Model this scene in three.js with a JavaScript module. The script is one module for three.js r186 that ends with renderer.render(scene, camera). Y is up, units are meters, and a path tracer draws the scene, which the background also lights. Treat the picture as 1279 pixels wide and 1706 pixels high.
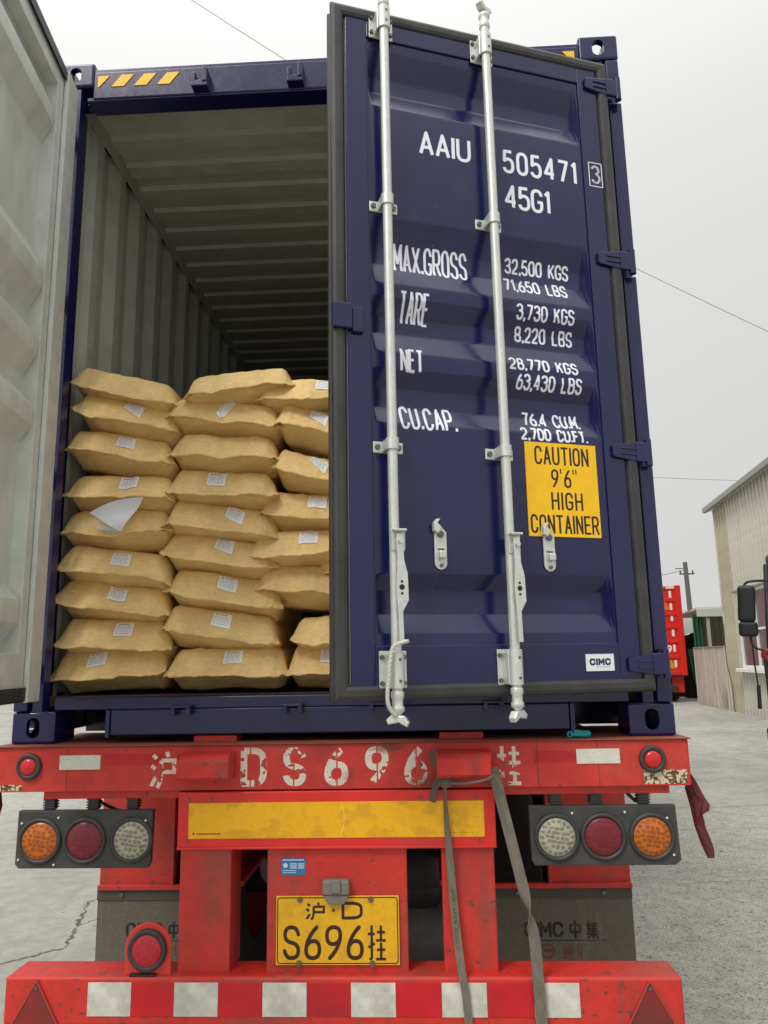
import * as THREE from 'three';
import { RoundedBoxGeometry } from 'three/addons/geometries/RoundedBoxGeometry.js';
import { mergeGeometries, toCreasedNormals } from 'three/addons/utils/BufferGeometryUtils.js';
import { Brush, Evaluator, SUBTRACTION } from 'three-bvh-csg';

// ------------------------------------------------------------------ camera, sky, sun, exposure
const scene = new THREE.Scene();
const camera = new THREE.PerspectiveCamera(67.143, 768 / 1024, 0.05, 2000);
camera.position.set(0.3218, 1.6853, 2.9019);
camera.rotation.set(0.189658, 0.046554, -0.018133, 'YXZ');
const renderer = new THREE.WebGLRenderer({ antialias: true });
renderer.toneMapping = THREE.LinearToneMapping;
renderer.toneMappingExposure = 1.16;
renderer.shadowMap.enabled = true;
{ // overcast: an even pale cloud layer, brighter overhead than at the horizon, a little brighter towards the veiled sun
  const W = 512, H = 256, d = new Float32Array(W * H * 4);
  for (let j = 0; j < H; j++) for (let i = 0; i < W; i++) {
    const el = ((j + 0.5) / H - 0.5) * Math.PI, az = ((i + 0.5) / W - 0.5) * 2 * Math.PI;
    const s = Math.max(0, Math.sin(el)), sun = Math.cos(az - 2.8) * Math.cos(el);
    const L = 0.625 * (1 + 0.25 * s + 2.6 * s ** 6) * (1 + 0.16 * sun);
    const k = (j * W + i) * 4;
    d[k] = L; d[k + 1] = L * 1.005; d[k + 2] = L * 0.985; d[k + 3] = 1;
  }
  const sky = new THREE.DataTexture(d, W, H, THREE.RGBAFormat, THREE.FloatType);
  sky.mapping = THREE.EquirectangularReflectionMapping;
  sky.magFilter = THREE.LinearFilter; sky.minFilter = THREE.LinearFilter; sky.needsUpdate = true;
  scene.background = sky; scene.environment = sky;
}
const sun = new THREE.DirectionalLight(new THREE.Color(1, 0.97, 0.92), 1.5);
sun.position.set(-5, 12, 6.5); sun.target.position.set(0, 1.5, -1);
sun.castShadow = true; sun.shadow.radius = 34;
Object.assign(sun.shadow.camera, { left: -20, right: 20, top: 20, bottom: -20, near: 0.5, far: 80 });
scene.add(sun, sun.target);

// ------------------------------------------------------------------ helpers
const V = (x, y, z) => new THREE.Vector3(x, y, z);
let seed = 7;
const rnd = () => { seed = (seed + 0x6d2b79f5) | 0; let t = Math.imul(seed ^ (seed >>> 15), 1 | seed); t = (t + Math.imul(t ^ (t >>> 7), 61 | t)) ^ t; return ((t ^ (t >>> 14)) >>> 0) / 4294967296; };
const hash = (x, y, s) => { let h = Math.imul(x | 0, 374761393) + Math.imul(y | 0, 668265263) + Math.imul(s | 0, 1442695041); h = Math.imul(h ^ (h >>> 13), 1274126177); return ((h ^ (h >>> 16)) >>> 0) / 4294967296; };
function vn(x, y, s, per = 0) { // value noise, tiling every `per` cells when given
  let ix = Math.floor(x), iy = Math.floor(y); const fx = x - ix, fy = y - iy, u = fx * fx * (3 - 2 * fx), v = fy * fy * (3 - 2 * fy);
  let jx = ix + 1, jy = iy + 1;
  if (per) { ix = ((ix % per) + per) % per; iy = ((iy % per) + per) % per; jx = ((jx % per) + per) % per; jy = ((jy % per) + per) % per; }
  const a = hash(ix, iy, s), b = hash(jx, iy, s), c = hash(ix, jy, s), d = hash(jx, jy, s);
  return a + (b - a) * u + (c - a) * v + (a - b - c + d) * u * v;
}
const fbm = (x, y, s, per, o = 4) => { let f = 0, a = 0.5, n = 0; for (let i = 0; i < o; i++) { f += a * vn(x, y, s + i, per); n += a; a *= 0.5; x *= 2; y *= 2; per *= 2; } return f / n; };
const clamp = (x, a = 0, b = 1) => Math.min(b, Math.max(a, x)), mix = (a, b, t) => a + (b - a) * t, sst = (a, b, x) => { const t = clamp((x - a) / (b - a)); return t * t * (3 - 2 * t); };

const used = {};
const numbered = (n) => { used[n] = (used[n] ?? -1) + 1; return used[n] ? `${n}_${String(used[n]).padStart(3, '0')}` : n; };
function tag(o, label, category, group, kind) { Object.assign(o.userData, { label, category }); if (group) o.userData.group = group; if (kind) o.userData.kind = kind; return o; }
function thing(name, label, category, p = [0, 0, 0], ry = 0, group) {
  const o = new THREE.Group(); o.name = numbered(name); scene.add(o); o.position.set(...p); o.rotation.y = ry;
  o.O = ry ? V(0, 0, 0) : V(...p); tag(o, label, category, group); return o;
}
function boxUV(g) {
  const p = g.attributes.position, n = g.attributes.normal, uv = new Float32Array(p.count * 2);
  for (let i = 0; i < p.count; i++) {
    const ax = Math.abs(n.getX(i)), ay = Math.abs(n.getY(i)), az = Math.abs(n.getZ(i));
    if (ax > ay && ax > az) { uv[2 * i] = p.getZ(i); uv[2 * i + 1] = p.getY(i); } else if (ay > az) { uv[2 * i] = p.getX(i); uv[2 * i + 1] = p.getZ(i); } else { uv[2 * i] = p.getX(i); uv[2 * i + 1] = p.getY(i); }
  }
  g.setAttribute('uv', new THREE.BufferAttribute(uv, 2)); return g;
}
function join(geos) {
  geos = (Array.isArray(geos) ? geos : [geos]).map((g) => { g = g.index ? g.toNonIndexed() : g; for (const k of Object.keys(g.attributes)) if (!['position', 'normal', 'uv'].includes(k)) g.deleteAttribute(k); if (!g.attributes.uv) g.setAttribute('uv', new THREE.BufferAttribute(new Float32Array(g.attributes.position.count * 2), 2)); return g; });
  return geos.length > 1 ? mergeGeometries(geos) : geos[0];
}
// one named mesh; the geometry is given in the frame of the thing (world metres unless the thing is turned)
function part(name, geos, mat, parent, keepUV = false, label) {
  const g = join(geos); if (!keepUV) boxUV(g);
  const o = parent.O || V(0, 0, 0); g.translate(-o.x, -o.y, -o.z);
  const m = new THREE.Mesh(g, mat); m.name = numbered(name); m.O = o; parent.add(m); if (label) m.userData.label = label; return m;
}
const struct = (name, geos, mat, keepUV) => { const m = part(name, geos, mat, scene, keepUV); m.userData.kind = 'structure'; return m; };
function rb(x0, x1, y0, y1, z0, z1, r = 0.004, seg = 2) {
  const w = Math.abs(x1 - x0), h = Math.abs(y1 - y0), d = Math.abs(z1 - z0);
  r = Math.min(r, w / 2.01, h / 2.01, d / 2.01);
  const g = new RoundedBoxGeometry(w, h, d, seg, r); g.translate((x0 + x1) / 2, (y0 + y1) / 2, (z0 + z1) / 2); return g;
}
const shapeOf = (pts, holes = []) => { const s = new THREE.Shape(pts.map((p) => new THREE.Vector2(p[0], p[1]))); for (const h of holes) s.holes.push(h.curves ? h : new THREE.Path(h.map((p) => new THREE.Vector2(p[0], p[1])))); return s; };
function prismZ(pts, z0, z1, bevel = 0, holes) {
  const s = pts.curves ? pts : shapeOf(pts, holes);
  const g = new THREE.ExtrudeGeometry(s, { depth: z1 - z0 - 2 * bevel, bevelEnabled: bevel > 0, bevelSize: bevel, bevelThickness: bevel, bevelOffset: -bevel, bevelSegments: 2, curveSegments: 20 });
  g.translate(0, 0, z0 + bevel); return g;
}
const prismY = (ptsXZ, y0, y1) => { const g = new THREE.ExtrudeGeometry(shapeOf(ptsXZ.map(([x, z]) => [x, -z])), { depth: y1 - y0, bevelEnabled: false }); g.rotateX(-Math.PI / 2); g.translate(0, y0, 0); return g; };
const prismX = (ptsZY, x0, x1) => { const g = new THREE.ExtrudeGeometry(shapeOf(ptsZY.map(([z, y]) => [-z, y])), { depth: x1 - x0, bevelEnabled: false }); g.rotateY(Math.PI / 2); g.translate(x0, 0, 0); return g; };
function sheet(pl, t) { // a polyline given thickness: closed outline
  const off = pl.map((p, i) => { const a = pl[Math.max(0, i - 1)], b = pl[Math.min(pl.length - 1, i + 1)], dx = b[0] - a[0], dy = b[1] - a[1], l = Math.hypot(dx, dy) || 1; return [p[0] - (dy / l) * t, p[1] + (dx / l) * t]; });
  return [...pl, ...off.reverse()];
}
function cyl(p, q, r0, r1 = r0, n = 16) {
  const a = V(...p), b = V(...q), d = b.clone().sub(a), g = new THREE.CylinderGeometry(r1, r0, d.length(), n, 1);
  g.applyQuaternion(new THREE.Quaternion().setFromUnitVectors(V(0, 1, 0), d.normalize())); g.translate((a.x + b.x) / 2, (a.y + b.y) / 2, (a.z + b.z) / 2); return g;
}
const tube = (pts, r, seg = 40, n = 8) => new THREE.TubeGeometry(new THREE.CatmullRomCurve3(pts.map((p) => V(...p))), seg, r, n, false);
const lathe = (pts, n = 32) => new THREE.LatheGeometry(pts.map((p) => new THREE.Vector2(p[0], p[1])), n);
const moved = (g, x, y, z, rx = 0, ry = 0, rz = 0) => { if (rx) g.rotateX(rx); if (ry) g.rotateY(ry); if (rz) g.rotateZ(rz); g.translate(x, y, z); return g; };
function grid(nx, ny, f, uvf) { // an indexed sheet of points f(u, v)
  const p = [], uv = [], idx = [];
  for (let j = 0; j <= ny; j++) for (let i = 0; i <= nx; i++) { const u = i / nx, v = j / ny, a = f(u, v, i, j); p.push(...a); uv.push(...(uvf ? uvf(u, v, a) : [u, v])); }
  for (let j = 0; j < ny; j++) for (let i = 0; i < nx; i++) { const a = j * (nx + 1) + i, b = a + 1, c = a + nx + 1, d = c + 1; idx.push(a, b, d, a, d, c); }
  const g = new THREE.BufferGeometry(); g.setAttribute('position', new THREE.Float32BufferAttribute(p, 3)); g.setAttribute('uv', new THREE.Float32BufferAttribute(uv, 2)); g.setIndex(idx); g.computeVertexNormals(); return g;
}
const quad = (x0, x1, y0, y1, z) => grid(1, 1, (u, v) => [mix(x0, x1, u), mix(y0, y1, v), z]);

// ------------------------------------------------------------------ stroke lettering
const GL = {
  A: 'M0 6L2 0L4 6M.7 4.1L3.3 4.1', B: 'M0 6L0 0L2.2 0Q3.7 0 3.7 1.5Q3.7 2.9 2.2 2.9L0 2.9M2.2 2.9Q4 2.9 4 4.4Q4 6 2.2 6L0 6', C: 'M4 1.5Q3.7 0 2 0Q0 0 0 2L0 4Q0 6 2 6Q3.7 6 4 4.5', D: 'M0 0L0 6L1.8 6Q4 6 4 4L4 2Q4 0 1.8 0L0 0',
  E: 'M3.6 0L0 0L0 6L3.6 6M0 2.9L3 2.9', F: 'M3.6 0L0 0L0 6M0 2.9L3 2.9', G: 'M4 1.5Q3.7 0 2 0Q0 0 0 2L0 4Q0 6 2 6Q4 6 4 4.2L4 3.3L2.2 3.3', H: 'M0 0L0 6M4 0L4 6M0 2.9L4 2.9', I: 'M0 0L0 6', K: 'M0 0L0 6M4 0L0 3.8M1.4 2.6L4 6', L: 'M0 0L0 6L3.6 6',
  M: 'M0 6L0 0L2.2 4L4.4 0L4.4 6', N: 'M0 6L0 0L4 6L4 0', O: 'M2 0Q0 0 0 2L0 4Q0 6 2 6Q4 6 4 4L4 2Q4 0 2 0', P: 'M0 6L0 0L2.2 0Q4 0 4 1.6Q4 3.2 2.2 3.2L0 3.2', R: 'M0 6L0 0L2.2 0Q4 0 4 1.6Q4 3.2 2.2 3.2L0 3.2M2.2 3.2L4 6',
  S: 'M4 1.4Q3.6 0 2 0Q.1 0 .1 1.5Q.1 2.7 2 3Q4 3.3 4 4.5Q4 6 2 6Q.4 6 0 4.6', T: 'M0 0L4 0M2 0L2 6', U: 'M0 0L0 4.2Q0 6 2 6Q4 6 4 4.2L4 0', X: 'M0 0L4 6M4 0L0 6',
  0: 'M2 0Q0 0 0 2L0 4Q0 6 2 6Q4 6 4 4L4 2Q4 0 2 0', 1: 'M0 1L1.4 0L1.4 6', 2: 'M.1 1.5Q.3 0 2 0Q3.9 0 3.9 1.6Q3.9 2.8 2.4 3.8Q.2 5.2 0 6L4 6', 3: 'M.1 1.2Q.4 0 2 0Q3.8 0 3.8 1.5Q3.8 2.8 1.8 2.85Q4 2.9 4 4.4Q4 6 2 6Q.3 6 0 4.7', 4: 'M3 6L3 0L0 4.4L4 4.4', 5: 'M3.7 0L.5 0L.3 2.8Q1.2 2.2 2.1 2.2Q4 2.3 4 4.1Q4 6 2 6Q.3 6 0 4.8',
  6: 'M3.2 0Q.9 1.6 .2 3.6Q-.4 6 2 6Q4 6 4 4.3Q4 2.7 2.2 2.7Q.8 2.7 .2 3.8', 7: 'M0 0L4 0L1.4 6', 8: 'M2 2.9Q.2 2.8 .2 1.4Q.2 0 2 0Q3.8 0 3.8 1.4Q3.8 2.8 2 2.9Q0 3 0 4.5Q0 6 2 6Q4 6 4 4.5Q4 3 2 2.9', 9: 'M.8 6Q3.1 4.4 3.8 2.4Q4.4 0 2 0Q0 0 0 1.7Q0 3.3 1.8 3.3Q3.2 3.3 3.8 2.2',
  '.': 'M0 5.2L0 6.1', ',': 'M.3 5.3L-.1 6.8', "'": 'M0 -.2L0 .8', '"': 'M0 -.2L0 .8M1 -.2L1 .8', ' ': '',
};
const HAN = {
  hu: 'M1 1L2.4 2M.5 3.8L2 4.8M.6 9.4L2.4 6.6M6.2 .2L6.9 1.6M4.2 2.5L9.2 2.5L9.2 5.6L4.2 5.6M4.2 2.5L4.2 6.2Q4 8.6 2.9 9.8', gua: 'M0 2.6L3.8 2.6M2.1 .2L2.1 9Q2 9.8 .8 9.4M.2 6.4L3.8 5.2M5 2.1L9.6 2.1M7.3 .2L7.3 4.4M4.6 4.4L10 4.4M5 7L9.6 7M7.3 5L7.3 9.6M4.4 9.6L10 9.6',
  zhong: 'M1.5 2.5L8.5 2.5L8.5 6.5L1.5 6.5L1.5 2.5M5 0L5 10', ji: 'M3 0L1 3M2.2 2L2.2 6M2.2 1.8L9 1.8M2.2 3.2L8.4 3.2M2.2 4.6L8.4 4.6M2.2 6L9.4 6M5.4 1L5.4 10M.5 7.4L9.8 7.4M5.2 7.6L1 10M5.6 7.6L9.6 10',
  tong: 'M1 1L2 2M.4 4L2 4L2 8L.4 9.4M2 8.4Q5 9.8 9.8 9.4M3.6 .8L8.6 .8L6.6 2M3.8 2.6L9 2.6L9 8M3.8 2.6L3.8 8M3.8 4.4L9 4.4M3.8 6.2L9 6.2M6.4 2.6L6.4 8', hua: 'M3 0L1 3M2.2 2L2.2 5M8.6 .6L5.4 2.6M5.4 .2L5.4 4Q5.6 4.8 9.2 4.4M.4 6.6L9.6 6.6M5 5.2L5 10',
};
const WID = { I: 0, 1: 1.4, '.': 0, ',': 0.3, "'": 0, '"': 1, ' ': 3, M: 4.4, E: 3.6, F: 3.6, L: 3.6 };
function strokes(ctx, path, X, Y) { // path letters through the maps X(x, y), Y(x, y)
  ctx.beginPath();
  for (const m of path.matchAll(/([MLQ])([^MLQ]*)/g)) {
    const n = m[2].trim().split(/[\s,]+/).map(Number), q = []; for (let i = 0; i < n.length; i += 2) q.push(X(n[i], n[i + 1]), Y(n[i], n[i + 1]));
    if (m[1] === 'M') ctx.moveTo(...q); else if (m[1] === 'L') ctx.lineTo(...q); else ctx.quadraticCurveTo(...q);
  }
  ctx.stroke();
}
function write(ctx, str, x0, y0, x1, y1, lw, gap = 1.7, cap = 'round') { // fits str into the box, in canvas pixels
  ctx.lineWidth = lw; ctx.lineCap = cap; ctx.lineJoin = 'round';
  const adv = [...str].map((c) => (WID[c] ?? 4)), tot = adv.reduce((a, b) => a + b, 0) + gap * (str.length - 1), kx = (x1 - x0 - lw) / tot, ky = (y1 - y0 - lw) / 6; let x = x0 + lw / 2;
  [...str].forEach((c, i) => { const x_ = x; strokes(ctx, GL[c] ?? '', (a) => x_ + a * kx, (a, b) => y0 + lw / 2 + b * ky); x += (adv[i] + gap) * kx; });
}
function han(ctx, key, x0, y0, x1, y1, lw) { ctx.lineWidth = lw; ctx.lineCap = 'butt'; ctx.lineJoin = 'miter'; strokes(ctx, HAN[key], (a) => mix(x0, x1, a / 10), (a, b) => mix(y0, y1, b / 10)); }
function canvas(w, h, draw) {
  const c = document.createElement('canvas'); c.width = w; c.height = h; const x = c.getContext('2d'); draw(x, w, h);
  const t = new THREE.CanvasTexture(c); t.colorSpace = THREE.SRGBColorSpace; t.anisotropy = 8; return t;
}
function speckle(ctx, w, h, n, cols, rmax, s0 = 1) { // small chips and dirt specks with outlines of their own
  let s = s0; const r = () => hash(s++, 17, 5);
  for (let i = 0; i < n; i++) { ctx.fillStyle = cols[Math.floor(r() * cols.length)]; ctx.beginPath(); const x = r() * w, y = r() * h, a = r() ** 3 * rmax + 0.4; ctx.ellipse(x, y, a, a * (0.4 + r() * 0.6), r() * 3, 0, 6.3); ctx.fill(); }
}
function blotch(ctx, w, h, s, fn) { // per-pixel retouch of a canvas: fn(x, y, [r,g,b]) -> [r,g,b]
  const im = ctx.getImageData(0, 0, w, h), d = im.data;
  for (let y = 0; y < h; y++) for (let x = 0; x < w; x++) { const k = (y * w + x) * 4, c = fn(x, y, [d[k], d[k + 1], d[k + 2]]); d[k] = clamp(c[0], 0, 255); d[k + 1] = clamp(c[1], 0, 255); d[k + 2] = clamp(c[2], 0, 255); }
  ctx.putImageData(im, 0, 0);
}
function noiseTex(n, metres, fn, srgb = true) { // tiling colour or grey texture, n pixels for so many metres
  const d = new Uint8Array(n * n * 4);
  for (let y = 0; y < n; y++) for (let x = 0; x < n; x++) { const c = fn(x / n, y / n), k = (y * n + x) * 4; d[k] = clamp(c[0], 0, 255); d[k + 1] = clamp(c[1], 0, 255); d[k + 2] = clamp(c[2], 0, 255); d[k + 3] = 255; }
  const t = new THREE.DataTexture(d, n, n); t.wrapS = t.wrapT = THREE.RepeatWrapping; t.magFilter = THREE.LinearFilter; t.minFilter = THREE.LinearMipmapLinearFilter; t.generateMipmaps = true;
  t.repeat.set(1 / metres, 1 / metres); if (srgb) t.colorSpace = THREE.SRGBColorSpace; t.needsUpdate = true; return t;
}
const grey = (v) => [v, v, v];

// ------------------------------------------------------------------ materials
const M = {};
const std = (o) => new THREE.MeshStandardMaterial(o);
const T = {};
T.scuff = noiseTex(512, 1.1, (x, y) => grey(105 + 90 * (fbm(x * 6, y * 6, 3, 6, 5) - 0.5) + (vn(x * 128, y * 128, 9, 128) - 0.5) * 26), false);
T.orange = noiseTex(256, 0.12, (x, y) => grey(128 + 110 * (fbm(x * 12, y * 12, 4, 12, 3) - 0.5)), false);
const paint = (hex, dirt, amt, s, chips = 0.02) => noiseTex(512, 1.3, (x, y) => {
  const c = new THREE.Color(hex), d = new THREE.Color(dirt); const a = sst(0.45, 0.8, fbm(x * 5, y * 5, s, 5, 5)) * amt + (vn(x * 200, y * 200, s + 3, 200) < chips ? 0.45 : 0);
  const g = 1 + (fbm(x * 24, y * 24, s + 9, 24, 3) - 0.5) * 0.12;
  const f = (u, v) => (mix(u, v, a) ** (1 / 1)) * 255 * g; c.convertLinearToSRGB(); d.convertLinearToSRGB(); return [f(c.r, d.r), f(c.g, d.g), f(c.b, d.b)];
});
T.navy = paint('#191949', '#35345a', 0.25, 31, 0.002);
T.pale = paint('#cdd1cb', '#bdbdb2', 0.16, 51, 0.004);
T.shadedpale = paint('#babdb7', '#a3a49a', 0.35, 53, 0.004);  // copy of the pale paint darkened for the inside; shade put into colour
T.rust = paint('#8e4a38', '#6a3a2c', 0.7, 57, 0.03);
T.red = noiseTex(1024, 1.7, (x, y) => {
  const a = sst(0.42, 0.78, fbm(x * 6, y * 6, 71, 6, 5)) * 0.55, st = sst(0.58, 0.82, fbm(x * 40, y * 5, 75, 40, 3)) * 0.4, chip = fbm(x * 90, y * 90, 79, 90, 3) > 0.755 && fbm(x * 8, y * 8, 82, 8, 3) > 0.5, g = 1 + (fbm(x * 60, y * 60, 80, 60, 3) - 0.5) * 0.14;
  const c = [196, 45, 35], d = [146, 72, 62], m = [118, 74, 62]; return chip ? [112, 62, 50] : [0, 1, 2].map((k) => mix(mix(c[k], d[k], a), m[k], st) * g);
});
T.galv = noiseTex(512, 0.35, (x, y) => { const v = 208 + 20 * (fbm(x * 14, y * 14, 21, 14, 4) - 0.5) + 14 * (vn(x * 90, y * 90, 5, 90) - 0.5); return [v, v + 3, v - 3]; });
T.rubber = noiseTex(256, 0.5, (x, y) => grey(52 + 24 * (fbm(x * 8, y * 8, 61, 8, 4) - 0.5)));
M.navy = new THREE.MeshPhysicalMaterial({ map: T.navy, ior: 1.55, roughness: 0.42, roughnessMap: T.scuff });
M.pale = std({ map: T.pale, roughness: 0.5 });
M.shadedpale = std({ map: T.shadedpale, roughness: 0.6 }); M.rust = std({ map: T.rust, roughness: 0.8 });
M.red = std({ map: T.red, roughness: 0.55, bumpMap: T.orange, bumpScale: 0.0008 });
M.galv = std({ map: T.galv, metalness: 0.45, roughness: 0.42 });
M.bolt = std({ color: '#6d6f6e', metalness: 0.7, roughness: 0.45 });
M.rubber = std({ map: T.rubber, roughness: 0.5 });
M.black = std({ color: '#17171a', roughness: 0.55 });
M.yellow = std({ color: '#f0bc08', roughness: 0.5 });
M.white = std({ color: '#d8d9d2', roughness: 0.55 });

// ------------------------------------------------------------------ ground
{
  const yard = (x, y) => { // concrete: broad tone patches, fine sand grain, small dark stones
    const a = fbm(x * 9, y * 9, 201, 9, 5), b = fbm(x * 60, y * 60, 211, 60, 4), g = vn(x * 900, y * 900, 5, 900);
    let v = 147 + 32 * (a - 0.5) + 34 * (b - 0.5) + 26 * (g - 0.5);
    if (vn(x * 420, y * 420, 77, 420) > 0.9 && a > 0.42) v -= 50;
    return [v * 1.01, v * 0.995, v * 0.94];
  };
  const gt = noiseTex(1024, 11, yard), gm = std({ map: gt, roughness: 0.95 });
  const g = new THREE.PlaneGeometry(500, 500); g.rotateX(-Math.PI / 2);
  struct('ground', g, gm);
  // the cast slabs round the lorry: rougher, with exposed stones and cracks
  const bt = noiseTex(512, 1 / 6, (x, y) => grey(128 + 120 * (fbm(x * 60, y * 60, 13, 60, 3) - 0.5)), false);
  const N = 2048, Z0 = -8, Z1 = 0;
  const slab = (X0, X1) => {
    const K = N / (X1 - X0);
    const crack = (ctx, pts, w, s) => {
      ctx.strokeStyle = '#57524a'; ctx.lineCap = 'round';
      for (let i = 0; i + 1 < pts.length; i++) {
        const [ax, az] = pts[i], [bx, bz] = pts[i + 1], n = Math.ceil(Math.hypot(bx - ax, bz - az) / 0.035);
        let px = (ax - X0) * K, py = (az - Z0) * K;
        for (let j = 1; j <= n; j++) {
          const t = j / n, e = j === n ? 0 : 0.016, qx = (mix(ax, bx, t) + (hash(j, i, s) - 0.5) * 2 * e - X0) * K, qy = (mix(az, bz, t) + (hash(j, i, s + 1) - 0.5) * 2 * e - Z0) * K;
          ctx.lineWidth = w * (0.3 + 1.1 * hash(j, i, s + 2)); ctx.beginPath(); ctx.moveTo(px, py); ctx.lineTo(qx, qy); ctx.stroke();
          if (hash(j, i, s + 3) > 0.72) { ctx.fillStyle = hash(j, i, s + 6) > 0.5 ? '#5d584f' : '#7b756a'; ctx.beginPath(); ctx.ellipse(qx + (hash(j, i, s + 4) - 0.5) * 14, qy + (hash(j, i, s + 5) - 0.5) * 10, w * 1.3 * hash(j, i, s + 7), w * 0.7, 0.4, 0, 6.3); ctx.fill(); }
          px = qx; py = qy;
        }
      }
    };
    const st = canvas(N, N, (ctx) => {
      ctx.fillStyle = '#b0aca0'; ctx.fillRect(0, 0, N, N);
      blotch(ctx, N, N, 1, (x, y) => {
        const wx = X0 + x / K, wz = Z0 + y / K, rough = sst(0.7, 1.5, wx + 0.5 * (vn(wx * 0.9, wz * 0.9, 5) - 0.5) * 2) * sst(-6.4, -4.8, wz + (vn(wx, wz, 8) - 0.5) * 2);
        const a = fbm(wx * 1.1, wz * 1.1, 201, 0, 3), b = fbm(wx * 14, wz * 14, 211, 0, 3), n = hash(x, y, 3), q = vn(wx * 105, wz * 105, 77);
        let v = mix(152, 156, rough) + 26 * (a - 0.5) + 26 * (b - 0.5) + mix(14, 40, rough) * (n - 0.5);
        if (q > mix(0.955, 0.8, rough)) v -= mix(34, 62, rough) * (0.5 + n * 0.7); if (rough > 0.3 && q < 0.17) v += 24;
        return [v * 1.012, v * 0.995, v * 0.94];
      });
      for (const [pts, w, s] of [[[[-1.2, -4.0], [-1.75, -3.5], [-2.15, -3.0], [-2.0, -2.5], [-1.9, -2.1], [-2.4, -1.6], [-3.4, -1.2]], 5, 11], [[[-1.9, -2.5], [-1.6, -2.3], [-1.45, -1.9]], 2.4, 12], [[[-2.0, -2.5], [-1.85, -2.7], [-1.6, -2.75]], 2.4, 14], [[[2.4, -6.6], [3.4, -6.3], [4.2, -6.5], [5.2, -6.2], [7.4, -6.4]], 3.4, 15], [[[3.2, -6.3], [3.7, -5.9], [4.4, -5.6], [5.5, -5.6], [7.6, -5.3]], 3, 16], [[[2.6, -5.2], [3.6, -5.3], [4.6, -4.9], [5.6, -4.8]], 2.4, 17], [[[2.2, -3.4], [3.0, -3.5], [3.9, -3.3]], 1.6, 18]]) crack(ctx, pts, w, s);
      speckle(ctx, N, N, 420, ['#3d3a34', '#57524a', '#6b3d35', '#cfccc2', '#8f8a7d'], 5, 900 + X0);
    });
    struct('concrete_yard', grid(1, 1, (u, v) => [mix(X0, X1, u), 0.004, mix(Z1, Z0, v)]), std({ map: st, roughness: 0.92, bumpMap: bt, bumpScale: 0.004 }), true);
  };
  slab(-8, 0); slab(0, 8);
}

// ------------------------------------------------------------------ the container
const YB = 1.4;
const box = thing('shipping_container', 'tall navy blue shipping container with lettered door ajar, loaded with brown sacks', 'shipping container', [0, YB, 0]);
const ev = new Evaluator(); ev.useGroups = false;
function castingGeo() { // hollow corner block with an oval hole in each open side
  const B = (g) => { const b = new Brush(g); b.updateMatrixWorld(); return b; };
  const oval = (w, h, d) => { const s = new THREE.Shape(), r = Math.min(w, h) / 2; if (w > h) { s.absarc(w / 2 - r, 0, r, -Math.PI / 2, Math.PI / 2); s.absarc(-w / 2 + r, 0, r, Math.PI / 2, Math.PI * 1.5); } else { s.absarc(0, h / 2 - r, r, 0, Math.PI); s.absarc(0, -h / 2 + r, r, Math.PI, Math.PI * 2); } const g = new THREE.ExtrudeGeometry(s, { depth: d, bevelEnabled: false, curveSegments: 16 }); g.translate(0, 0, -d / 2); return g; };
  let a = B(new RoundedBoxGeometry(0.166, 0.118, 0.178, 3, 0.012));
  a = ev.evaluate(a, B(new THREE.BoxGeometry(0.118, 0.07, 0.13)), SUBTRACTION);
  a = ev.evaluate(a, B(oval(0.05, 0.074, 0.1).translate(0, 0, 0.09)), SUBTRACTION);
  a = ev.evaluate(a, B(oval(0.079, 0.051, 0.1).rotateY(Math.PI / 2).translate(0.09, 0, 0)), SUBTRACTION);
  a = ev.evaluate(a, B(oval(0.063, 0.12, 0.1).rotateX(Math.PI / 2).translate(0, 0.06, 0)), SUBTRACTION);
  return a.geometry;
}
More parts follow.
